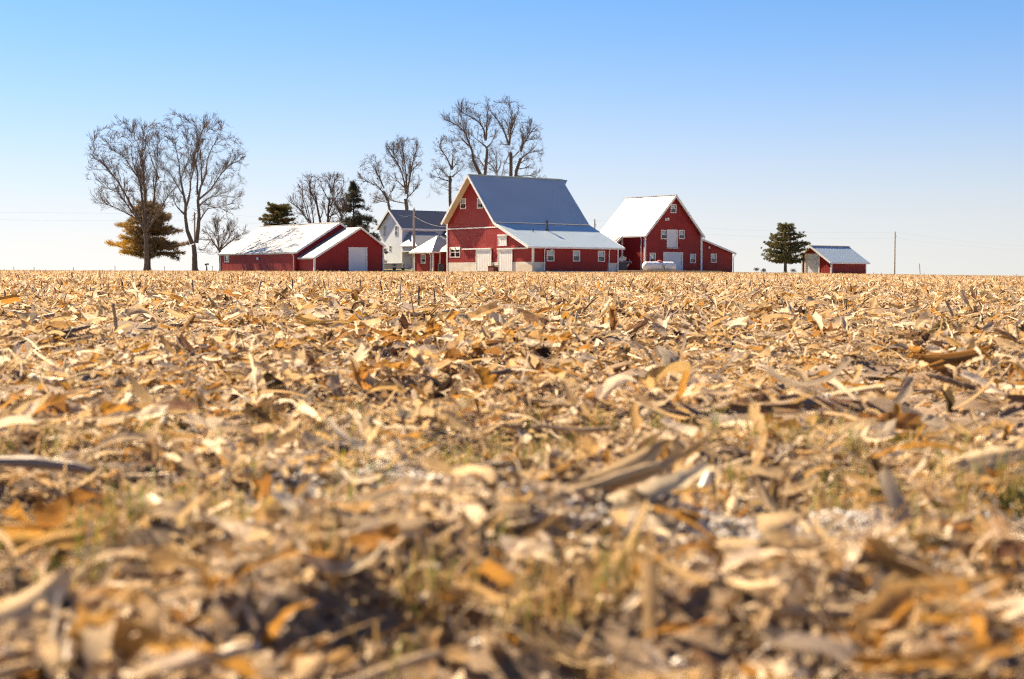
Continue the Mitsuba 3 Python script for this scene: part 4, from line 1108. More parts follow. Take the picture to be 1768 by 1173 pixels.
def evergreen(name, label, base, h, prof, seed, n_whorl, per, lift, col, col2, ln=.25, n=22, golden=None, trunk_r=.2, sparse=.85, wide=.03, dens=3.2, flat=.06, leaders=0):
    """prof: (height share, radius in metres) of the outline; branches stand in loose tiers with air between them."""
    rng = np.random.default_rng(seed)
    k = thing(name, label, 'tree')
    base = np.asarray(base, float)
    part(k, 'trunk', M().tube([base - Z * .4, base + Z * h * .4, base + Z * h * .97], [trunk_r * 1.2, trunk_r * .8, .03], 9), 'bark', smooth=60)
    bm, cs, ds = M(), [], []
    ph, pr = zip(*prof)
    for i in range(n_whorl):
        t = ph[0] + (.985 - ph[0]) * (i + rng.uniform(.3, .7)) / n_whorl
        a0 = rng.random() * 6.28
        for j in range(per):
            if rng.random() > sparse:
                continue
            tj = t + rng.normal(0, .014)
            rad = np.interp(tj, ph, pr)
            a = a0 + j * 6.283 / per + rng.normal(0, .3)
            r = rad * rng.uniform(.6, 1.12)
            d = np.array([math.cos(a), math.sin(a), 0])
            p0 = base + Z * h * tj
            p1 = p0 + d * r * .55 + Z * r * lift * .35
            p2 = p0 + d * r + Z * r * (lift + rng.normal(0, .1))
            bm.tube([p0, p1, p2], [.05 * trunk_r / .2, .035, .012], 5, False)
            for q in np.linspace(.25, 1, max(3, int(r * dens))):
                c = p0 + (p1 - p0) * q / .55 if q < .55 else p1 + (p2 - p1) * (q - .55) / .45
                sd = np.cross(d, Z)
                for _ in range(3):
                    w = rng.normal(0, .2 * r * (q if q < .75 else 1.1 - q * .6) + .08)
                    cs.append(c + sd * w + Z * (rng.normal(.03, flat)) + d * (rng.normal(0, .1) - abs(w) * .4))
                    ds.append(d * .8 + sd * np.sign(w) * .4 + Z * .4)
    for q in np.linspace(.86, 1, 6) if pr[-1] < .6 else ():
        cs.append(base + Z * h * q)
        ds.append(Z)
    for _ in range(leaders):
        a, r = rng.random() * 6.28, rng.uniform(.2, .5)
        p0 = base + Z * h * rng.uniform(.68, .84)
        for q in np.linspace(.2, 1, 5):
            cs.append(p0 + np.array([math.cos(a) * r * q * 2, math.sin(a) * r * q * 2, h * .13 * q]))
            ds.append(Z)
    cs, ds = np.array(cs), np.array(ds)
    part(k, 'branches', bm, 'twig')
    v, f = tufts(cs, ds, n, ln, wide, rng, .7)
    g = rng.random((len(cs), 1))
    c = np.array(col) * (1 - g) + np.array(col2) * g
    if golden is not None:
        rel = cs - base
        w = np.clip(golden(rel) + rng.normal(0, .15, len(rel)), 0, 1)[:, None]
        c = c * (1 - w) + np.array([.48, .31, .055]) * w  # golden sunlight blended into the needle colour by position
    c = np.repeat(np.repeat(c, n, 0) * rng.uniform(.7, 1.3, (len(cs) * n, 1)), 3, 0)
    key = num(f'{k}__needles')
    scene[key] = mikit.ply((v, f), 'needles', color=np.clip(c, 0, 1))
    labels[key] = {'kind': 'stuff'}
    return k


evergreen('pine_tree', 'dark pine tree with spreading branches left of the small red shed', at_px(1355, 160, .66), 5.7, [(.17, 2.3), (.26, 2.95), (.45, 2.7), (.62, 2.1), (.78, 1.4), (.92, .9), (1, .4)], 51, 9, 9, .2, (.075, .09, .04), (.19, .16, .085), .2, 24, trunk_r=.17, sparse=.93, leaders=8, dens=4)
evergreen('pine_tree', 'round-topped green pine behind the left end of the low shed roof', at_px(480, 186, .9), 8.9, [(.42, 1.6), (.52, 2.4), (.7, 2.5), (.85, 2.0), (.95, 1.3), (1, .7)], 52, 8, 10, .18, (.065, .085, .028), (.19, .15, .065), .25, 26, trunk_r=.22, leaders=0, dens=4.2, sparse=.95)
evergreen('spruce_tree', 'dark broad spruce between the low shed and the farmhouse', at_px(611, 190, .9), 12.0, [(.1, 4.6), (.35, 4.5), (.5, 3.7), (.7, 2.2), (.85, 1.1), (1, .15)], 53, 15, 9, -.03, (.04, .052, .033), (.10, .09, .055), .34, 18, trunk_r=.22, sparse=.78, flat=.14)
evergreen('yellowed_evergreen', 'brown evergreen with sunlit gold painted on its left side behind the leftmost bare tree', at_px(258, 188, .85), 9.2, [(.2, 4.0), (.28, 5.1), (.45, 4.3), (.62, 3.6), (.8, 2.7), (1, 1.0)], 54, 11, 10, .12, (.16, .125, .07), (.27, .20, .12), .42, 20,
          golden=lambda r: sm(.6, 3.0, -r[:, 0]) * sm(-1.0, .6, 6.0 - r[:, 2]), trunk_r=.2, wide=.04, sparse=.8)  # low sun on the left side painted as golden needles
# far trees on the right skyline
for px, h, lb in ((1305, 5.1, 'tiny far tree on the skyline left of the pine, larger'), (1318, 3.9, 'tiny far tree on the skyline next to the pine'), (1369, 3.4, 'tiny far tree on the skyline between pine and shed')):
    D = 640
    b0 = at_px(px, D, float(land((px - 884) / 2455 * D, D)))
    top = .5 + (476.3 - 469.5) / 2455 * D + h * .35
    rg = np.random.default_rng(px)
    k = thing('far_tree', lb, 'tree')
    part(k, 'trunk', M().tube([b0 - Z, np.array([b0[0], b0[1], top - .8])], [.12, .05], 6), 'bark')
    c = np.array([b0[0], b0[1], top - .8]) + rg.normal(0, 1, (70, 3)) * [.55, .5, .3]
    v, f = tufts(c, np.tile(Z, (70, 1)), 4, .6, .08, rg, .8)
    part(k, 'crown', (v, f), 'twig', kind='stuff')

# ================================================================ corn residue
PAL = np.array([(.47, .355, .215), (.41, .29, .155), (.36, .235, .105), (.62, .52, .39), (.35, .18, .042), (.25, .125, .038), (.15, .095, .055), (.27, .225, .18), (.40, .31, .21), (.08, .05, .029)])
PW_ = np.array([.17, .15, .11, .21, .075, .05, .075, .055, .08, .045])


def palette(n, rng, w=PW_):
    c = PAL[rng.choice(len(PAL), n, p=w / w.sum())]
    return np.clip(c * rng.uniform(.86, 1.22, (n, 1)) + rng.normal(0, .004, (n, 3)), .02, .9)


def strips(pos, yaw, pitch, roll, ln, wd, curl, twist, nseg, across, rng, cup=0.0, taper=.5, lift=None):
    """Curved leaf strips resting at pos (n, 3): vertices (n*k, 3) and faces."""
    n = len(pos)
    s = np.linspace(0, 1, nseg + 1)
    phi = curl[:, None] * (s - .5)[None]
    ds = ln[:, None] / nseg
    x = np.concatenate([np.zeros((n, 1)), np.cumsum(np.cos((phi[:, 1:] + phi[:, :-1]) / 2) * ds, 1)], 1)
    z = np.concatenate([np.zeros((n, 1)), np.cumsum(np.sin((phi[:, 1:] + phi[:, :-1]) / 2) * ds, 1)], 1)
    x -= x.mean(1, keepdims=True)
    a = np.linspace(-1, 1, across)
    tp = taper * rng.uniform(.5, 1.2, n)
    e0, e1 = rng.uniform(.0, 1, n), rng.uniform(.0, 1, n)
    w = (1 - tp[:, None] * (e0[:, None] * (1 - s) ** 2 + e1[:, None] * s ** 2)[:, :]) * wd[:, None] / 2
    tw = twist[:, None] * (s - .5)[None]
    jag = 1 + rng.normal(0, .2, (n, nseg + 1, across)) * (across > 2)
    ax = np.broadcast_to(x[:, :, None], (n, nseg + 1, across)).copy()
    ax[:, [0, -1]] += rng.normal(0, .18, (n, 2, across)) * wd[:, None, None]
    ay = a * w[:, :, None] * np.cos(tw)[:, :, None] * jag
    az = z[:, :, None] + a * w[:, :, None] * np.sin(tw)[:, :, None] + cup * (a ** 2 - .5) * w[:, :, None]
    V = np.stack([ax, ay, az], -1).reshape(n, -1, 3)
    cr, sr, cp, sp_, cy, sy = np.cos(roll), np.sin(roll), np.cos(pitch), np.sin(pitch), np.cos(yaw), np.sin(yaw)
    X, Y, Zz = V[..., 0], V[..., 1], V[..., 2]
    Y, Zz = Y * cr[:, None] - Zz * sr[:, None], Y * sr[:, None] + Zz * cr[:, None]
    X, Zz = X * cp[:, None] - Zz * sp_[:, None], X * sp_[:, None] + Zz * cp[:, None]
    X, Y = X * cy[:, None] - Y * sy[:, None], X * sy[:, None] + Y * cy[:, None]
    Zz = Zz - Zz.min(1, keepdims=True) * .8 + (0 if lift is None else lift[:, None])
    V = np.stack([X, Y, Zz], -1) + pos[:, None]
    i, j = np.meshgrid(np.arange(nseg), np.arange(across - 1), indexing='ij')
    q = np.stack([i * across + j, (i + 1) * across + j, (i + 1) * across + j + 1, i * across + j + 1], -1).reshape(-1, 4)
    f = np.vstack([q[:, [0, 1, 2]], q[:, [0, 2, 3]]])
    k = (nseg + 1) * across
    return V.reshape(-1, 3), (f[None] + (np.arange(n) * k)[:, None, None]).reshape(-1, 3), k


def sector(n, d0, d1, rng, half=27.5):
    a = deg(rng.uniform(-half, half, n))
    d = np.sqrt(rng.uniform(d0 * d0, d1 * d1, n))
    x, y = d * np.sin(a), d * np.cos(a)
    return x, y, d


rng = np.random.default_rng(77)
LV, LF_, LC, off = [], [], [], 0


def put(v, f, c):
    global off
    LV.append(v)
    LF_.append(f + off)
    LC.append(c)
    off += len(v)


def scatter(n, d0, d1, ln, wd, nseg, across, tilt, lift, curl=1.2, w=PW_, cup=.5, sel=None, half=27.5):
    x, y, d = sector(n, d0, d1, rng, half)
    # bare patches: fewer pieces where a slow noise is low
    p = np.stack([x, y, np.zeros(n)], -1)
    keep = rng.random(n) < ((.30 if d1 < 5 else .08) + sm(.36, .52, meshkit.fbm(p * 1.3, 3, 21)) if d1 < 30 else np.ones(n))
    if sel is not None:
        keep &= sel(x, y)
    x, y, d = x[keep], y[keep], d[keep]
    n = len(x)
    L = ln[0] * (ln[1] / ln[0]) ** rng.random(n)
    Wd = np.minimum(wd[0] * (wd[1] / wd[0]) ** rng.random(n), L * .7)
    pos = np.stack([x, y, gz(x, y)], -1)
    pitch = rng.normal(0, tilt, n)
    v, f, k = strips(pos, rng.uniform(0, 6.283, n), pitch, rng.normal(0, tilt * 1.4, n), L, Wd, rng.normal(0, curl, n), rng.normal(0, .9, n), nseg, across, rng, cup, .6, lift * rng.random(n) ** 2)
    c = palette(n, rng, w)
    g = np.repeat(c, k, 0) * rng.uniform(.9, 1.1, (n * k, 1))
    put(v, f, g)


pebbly = lambda x, y: ~(((x + .22) ** 2 / .14 + (y - 3.1) ** 2 / .14 < rng.random(len(x)) * 1.6) | ((x - .5) ** 2 / .12 + (y - 2.62) ** 2 / .09 < rng.random(len(x)) * 1.6))
# near: chips, slivers, leaves
scatter(24000, 1.1, 4.2, (.006, .032), (.004, .016), 2, 2, .35, .015, .7, sel=pebbly)
scatter(1500, 1.1, 4.2, (.04, .11), (.014, .036), 5, 3, .25, .03, .7, sel=pebbly)
scatter(60000, 4.2, 10, (.010, .05), (.006, .024), 2, 2, .36, .02, .7)
scatter(7500, 4.2, 10, (.06, .18), (.022, .055), 5, 3, .22, .045, .7)
scatter(88000, 10, 25, (.02, .09), (.01, .036), 2, 2, .38, .025, .7)
scatter(14000, 10, 25, (.08, .24), (.028, .065), 4, 3, .26, .05, .7)
scatter(80000, 25, 60, (.05, .17), (.014, .045), 2, 2, .5, .04, 1.1, half=24)
scatter(14000, 25, 60, (.12, .3), (.03, .07), 3, 2, .36, .06, .8, half=24)
scatter(60000, 60, 148, (.1, .26), (.02, .055), 2, 2, .5, .04, 1.1, half=23)
# long thin shreds of leaf and fibre
scatter(2600, 1.1, 4.2, (.05, .18), (.003, .009), 6, 2, .3, .05, 1.0, sel=pebbly)
scatter(7500, 4.2, 12, (.08, .30), (.005, .014), 5, 2, .3, .06, 1.0)
scatter(8000, 12, 26, (.14, .40), (.008, .02), 4, 2, .32, .07, 1.0)
# clumps of broad crumpled husk
heap = lambda x, y: meshkit.fbm(np.stack([x * 1.1, y * .8, x * 0], -1), 3, 33) > .52
scatter(3200, 4, 10, (.08, .2), (.04, .085), 6, 5, .3, .07, .9, cup=.9, sel=heap)
scatter(5200, 10, 24, (.12, .3), (.05, .11), 5, 4, .34, .09, .9, cup=.9, sel=heap)
scatter(420, 1.3, 4, (.05, .13), (.025, .055), 6, 5, .3, .04, .9, cup=.9, sel=pebbly)
# pale chips that lie uppermost
scatter(5000, 1.1, 4.2, (.010, .034), (.006, .018), 2, 2, .7, .045, .9, w=np.array([4, 2, 1, 6, .5, .3, .2, .5, 2, .1]), sel=pebbly)
scatter(9000, 4.2, 12, (.015, .06), (.008, .025), 2, 2, .6, .05, .9, w=np.array([4, 2, 1, 6, .8, .5, .2, .5, 2, .1]))
# thin fibres
scatter(5000, 1.1, 9, (.03, .14), (.0015, .004), 4, 2, .5, .05, 2.2, w=np.array([3, 3, 2, 3, 1, 1, 1, 1, 2, .3]))
one('corn_litter', (np.vstack(LV), np.vstack(LF_)), 'residue', 'dry straw-coloured corn leaves, husks and chips covering the whole field', 'corn litter', kind='stuff', color=np.clip(np.vstack(LC), 0, 1))

# stubble stalks that still stand
LV, LF_, LC, off = [], [], [], 0


def stalk_mesh(ln, r, rng, tilt_end=True, sides=8):
    k = 9
    t = np.linspace(0, 1, k)
    pts = np.stack([t * 0, t * 0, t * ln], 1)
    pts[:, 0] += .04 * ln * np.sin(t * 3 + rng.random() * 3)
    rr = r * (1.1 - .25 * t)
    for nd in (2, 5, 7):
        rr[nd] *= 1.25
    rr[-1] *= rng.uniform(.55, .95)
    m = M().tube(pts, rr, sides)
    v, f = m.get()
    top = v[:, 2] > ln * .97
    v[top, 2] += rng.normal(0, r * 1.1, top.sum())
    c = PAL[rng.choice([0, 1, 2, 6, 8])] * rng.uniform(.8, 1.05)
    col = np.tile(c, (len(v), 1)) * rng.uniform(.85, 1.1, (len(v), 1))
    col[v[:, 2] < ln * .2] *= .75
    return v, f, np.clip(col, 0, 1)


def husk_mesh(ln, wd, rng, layers=2, cup=1.0):
    """A corn husk: cupped pointed boats with raised veins, nested in layers."""
    V, F, Cc, o = [], [], [], 0
    nl, nw = 12, 9
    for q in range(layers):
        s, a = np.meshgrid(np.linspace(0, 1, nl + 1), np.linspace(-1, 1, nw), indexing='ij')
        w = wd / 2 * (np.sin(np.pi * np.clip(s * .86 + .14, 0, 1)) ** .65 * .95 + .05 + .0 * s)
        ca = cup * rng.uniform(.8, 1.2)
        x = (s - .5) * ln * rng.uniform(.85, 1.1)
        y = np.sin(a * ca) / max(ca, .1) * w
        z = (1 - np.cos(a * ca)) / max(ca, .1) * w * -1 + .10 * ln * rng.uniform(-1, 1) * ((s - .5) * 2) ** 2 + .003 * np.cos(a * 18)
        x = x + .02 * ln * rng.normal(0, 1, x.shape) * ((s < .05) | (s > .95))
        p = np.stack([x, y, z + q * .008], -1)
        th = rng.normal(0, .22)
        R = np.array([[math.cos(th), -math.sin(th), 0], [math.sin(th), math.cos(th), 0], [0, 0, 1]])
        p = p.reshape(-1, 3) @ R.T
        i, j = np.meshgrid(np.arange(nl), np.arange(nw - 1), indexing='ij')
        f = np.stack([i * nw + j, (i + 1) * nw + j, (i + 1) * nw + j + 1, i * nw + j + 1], -1).reshape(-1, 4)
        V.append(p)
        F.append(np.vstack([f[:, [0, 1, 2]], f[:, [0, 2, 3]]]) + o)
        c = PAL[rng.choice([0, 1, 2, 3, 4, 8])] * rng.uniform(.85, 1.1)
        vein = 1 + .10 * np.cos(a * 18 + 1).reshape(-1, 1) - .22 * (np.abs(s - .5).reshape(-1, 1) * 2) ** 3
        Cc.append(np.tile(c, (len(p), 1)) * vein)
        o += len(p)
    return np.vstack(V), np.vstack(F), np.clip(np.vstack(Cc), .02, .9)


def leaf_mesh(ln, wd, rng, curl=1.5, color=None):
    v, f, k = strips(np.zeros((1, 3)), np.zeros(1), np.zeros(1), np.zeros(1), np.array([ln]), np.array([wd]), np.array([curl]), rng.normal(0, .7, 1), 14, 5, rng, .45, .95)
    c = PAL[rng.choice([0, 1, 2, 3, 4, 7, 8])] if color is None else np.array(color) * .70
    col = np.tile(c, (len(v), 1)) * (1 + .12 * np.cos(np.arange(len(v)) % 5 * 2.1))[:, None]
    return v, f, np.clip(col, .02, .9)


def group_of(name, meshes, bsdf):
    keys = []
    LOOKS[name] = []
    for i, (v, f, c) in enumerate(meshes):
        q = c.mean(0)
        sat, lum = (q.max() - q.min()) / q.max(), q.mean()
        LOOKS[name].append('grey' if sat < .42 and lum < .36 else 'pale' if lum > .4 else 'straw-coloured' if lum > .33 else 'golden' if lum > .24 else 'brown')
        k = f'variant_{name}_{i}'
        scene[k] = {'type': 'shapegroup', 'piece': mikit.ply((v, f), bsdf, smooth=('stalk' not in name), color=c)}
        keys.append(k)
    return keys


def rot(yaw, pitch, roll):
    return T().rotate([0, 0, 1], math.degrees(yaw)).rotate([0, 1, 0], math.degrees(pitch)).rotate([1, 0, 0], math.degrees(roll))


rv = np.random.default_rng(5)
LOOKS = {}
VAR = {
    'corn_husk': group_of('corn_husk', [husk_mesh(rv.uniform(.12, .2), rv.uniform(.04, .07), rv, rv.integers(1, 4), rv.uniform(.6, 1.3)) for _ in range(10)], 'residue'),
    'corn_leaf': group_of('corn_leaf', [leaf_mesh(rv.uniform(.12, .30), rv.uniform(.03, .06), rv, rv.normal(0, .9)) for _ in range(12)], 'residue'),
    'corn_stalk': group_of('corn_stalk', [stalk_mesh(rv.uniform(.08, .3), rv.uniform(.008, .014), rv) for _ in range(10)], 'stalk_stuff'),
}


def inst(key, var, pos, yaw, pitch, roll, s):
    scene[key] = {'type': 'instance', 'group': {'type': 'ref', 'id': var}, 'to_world': T().translate([float(x) for x in pos]) @ rot(yaw, pitch, roll) @ T().scale(float(s))}


SIDES = ['at the far left', 'at the left', 'left of centre', 'in the centre', 'right of centre', 'at the right', 'at the far right']
DEPTHS = [(2.1, 'at the very front'), (2.6, 'in the blurred foreground'), (3.4, 'behind the foreground'), (4.6, 'in the near field'), (6.3, 'in the near middle field'), (9, 'in the middle field'), (13, 'beyond the middle field'), (19, 'in the far litter'), (23, 'in the far field'), (27, 'deep in the field'), (31, 'still deeper in the field'), (36, 'far across the field'), (200, 'farthest out')]
ORD = ['nearest', 'second nearest', 'third nearest', 'fourth nearest', 'fifth nearest', 'sixth nearest', 'seventh nearest', 'eighth nearest', 'ninth nearest', 'tenth nearest', 'eleventh nearest', 'twelfth nearest', 'thirteenth nearest', 'fourteenth nearest', 'fifteenth nearest', 'sixteenth nearest', 'seventeenth nearest', 'eighteenth nearest', 'nineteenth nearest', 'twentieth nearest'] + [f'twenty-{w} nearest' for w in ('first', 'second', 'third', 'fourth', 'fifth', 'sixth', 'seventh', 'eighth', 'ninth')]


def place_words(x, y):
    side = SIDES[int(np.clip((math.degrees(math.atan2(x, y)) + 19.8) / 39.6 * 7, 0, 6))]
    return side, next(w for lim, w in DEPTHS if math.hypot(x, y) < lim)


def tell_apart(items, cat, grp):
    """items: (key, look words, x, y): every piece gets a label of its look and place, and its order where several share them."""
    cells = {}
    for key, lookw, x, y in items:
        cells.setdefault((lookw, *place_words(x, y)), []).append((math.hypot(x, y), key))
    for (lookw, side, depth), found in cells.items():
        for o, (_, key) in enumerate(sorted(found)):
            more = f', {ORD[min(o, len(ORD) - 1)]} there' if len(found) > 1 else ''
            labels[key] = {'label': f'{lookw} {depth} {side}{more}', 'category': cat, 'group': grp}


for name, n, grp, z0, tilt, dmax, srange in (
        ('corn_husk', 150, 'corn husks in the litter', .03, .3, 15, (.7, 1.25)),
        ('corn_leaf', 290, 'corn leaves on the litter', .03, .35, 18, (.7, 1.2)),
        ('corn_stalk', 170, 'fallen corn stalk pieces', .03, .12, 16, (.7, 1.3))):
    d = 1.7 * (dmax / 1.7) ** rv.random(n)
    a = deg(rv.uniform(-19.5, 19.5, n))
    items = []
    for i in range(n):
        x, y = d[i] * math.sin(a[i]), d[i] * math.cos(a[i])
        near = min(1.0, d[i] / 4.5)
        key = num(name)
        iv_ = rv.integers(len(VAR[name]))
        pitch = (math.pi / 2 if name == 'corn_stalk' else 0) + rv.normal(0, tilt)
        roll = rv.normal(0, tilt) + (math.pi if name == 'corn_husk' and rv.random() < .35 else 0)
        zz = float(gz(np.array([x]), np.array([y]))[0]) + z0 * rv.uniform(.5, 1.6) * near
        inst(key, VAR[name][iv_], (x, y, zz), rv.uniform(0, 6.283), pitch, roll, rv.uniform(*srange) * (.55 + .45 * near) * (1 + .5 * sm(6, 14, d[i])))
        items.append((key, f"{LOOKS[name][iv_]} {({'corn_husk': 'cupped corn husk', 'corn_leaf': 'curled corn leaf', 'corn_stalk': 'fallen corn stalk'})[name]}", x, y))
    tell_apart(items, name.replace('_', ' '), grp)

# standing stubble: near ones singly, far ones as one mass
SV = group_of('stalk_tall', [stalk_mesh(rv.uniform(.16, .36), rv.uniform(.009, .014), rv) for _ in range(8)], 'stalk_stuff')
xs, ys, d = sector(1700, 9, 120, rv, 22)
row = np.round((xs * .94 + ys * .34) / .76) * .76
xs = (row - ys * .34) / .94 + rv.normal(0, .05, len(xs))
w = rv.random(len(xs)) < np.where(d > 60, .55, .95)
xs, ys, d = xs[w], ys[w], np.hypot(xs, ys)[w]
order = np.argsort(d)
FV = [stalk_mesh(rv.uniform(.16, .34), rv.uniform(.011, .016), rv, sides=4) for _ in range(6)]
stub = []
for n_, i in enumerate(order):
    x, y = xs[i], ys[i]
    zz = float(gz(np.array([x]), np.array([y]))[0]) - .03
    az, tl = rv.uniform(0, 6.283), abs(rv.normal(0, .55))
    sc_ = rv.uniform(.6, 1.15)
    if n_ < 280:
        key = num('stubble_stalk')
        stub.append((key, ('leaning' if tl > .45 else 'upright') + ' cut corn stalk', x, y))
        inst(key, SV[rv.integers(len(SV))], (x, y, zz), az, tl, 0, sc_)
    else:
        v, f, c = FV[rv.integers(len(FV))]
        m4 = np.array((rot(az, tl, 0) @ T().scale(sc_ * (1.15 if d[i] > 50 else 1))).matrix, float)
        put(v @ m4[:3, :3].T + [x, y, zz], f, c)
tell_apart(stub, 'corn stalk', 'standing stubble stalks')
one('far_stubble', (np.vstack(LV), np.vstack(LF_)), 'stalk_stuff', 'far cut corn stalks standing over the field towards the farm', 'stubble', kind='stuff', color=np.vstack(LC))

# ---------------------------------------------------------------- the pieces that stand out, each on its own


def hero(name, label, cat, mesh, x, y, dz, yaw, pitch, roll, s=1.0, bsdf='residue', smooth=True):
    v, f, c = mesh
    z = float(gz(np.array([x]), np.array([y]))[0]) + dz
    m4 = np.array((rot(yaw, pitch, roll) @ T().scale(s)).matrix, float)
    one(name, (v @ m4[:3, :3].T + [x, y, z], f), bsdf, label, cat, smooth=smooth, color=c)


def husk_c(ln, wd, seed, color, layers=1, cup=1.0):
    v, f, c = husk_mesh(ln, wd, np.random.default_rng(seed), layers, cup)
    lum = c / np.maximum(c.mean(), 1e-3)
    return v, f, np.clip(lum.mean(1, keepdims=True) * np.array(color) * .70, .02, .9)


def leaf_c(ln, wd, seed, color, curl=1.5):
    return leaf_mesh(ln, wd, np.random.default_rng(seed), curl, color)


def cob_mesh(ln, r, color):
    t = np.linspace(0, 1, 22)
    rr = r * (1 - .25 * t) * np.where(np.arange(22) % 2, 1.0, .88)
    rr[0], rr[-1] = r * .3, r * .25
    v, f = M().tube(np.stack([(t - .5) * ln, t * 0, t * 0], 1), rr, 16).get()
    return v, f, np.tile(np.array(color), (len(v), 1)) * np.random.default_rng(3).uniform(.8, 1.15, (len(v), 1))


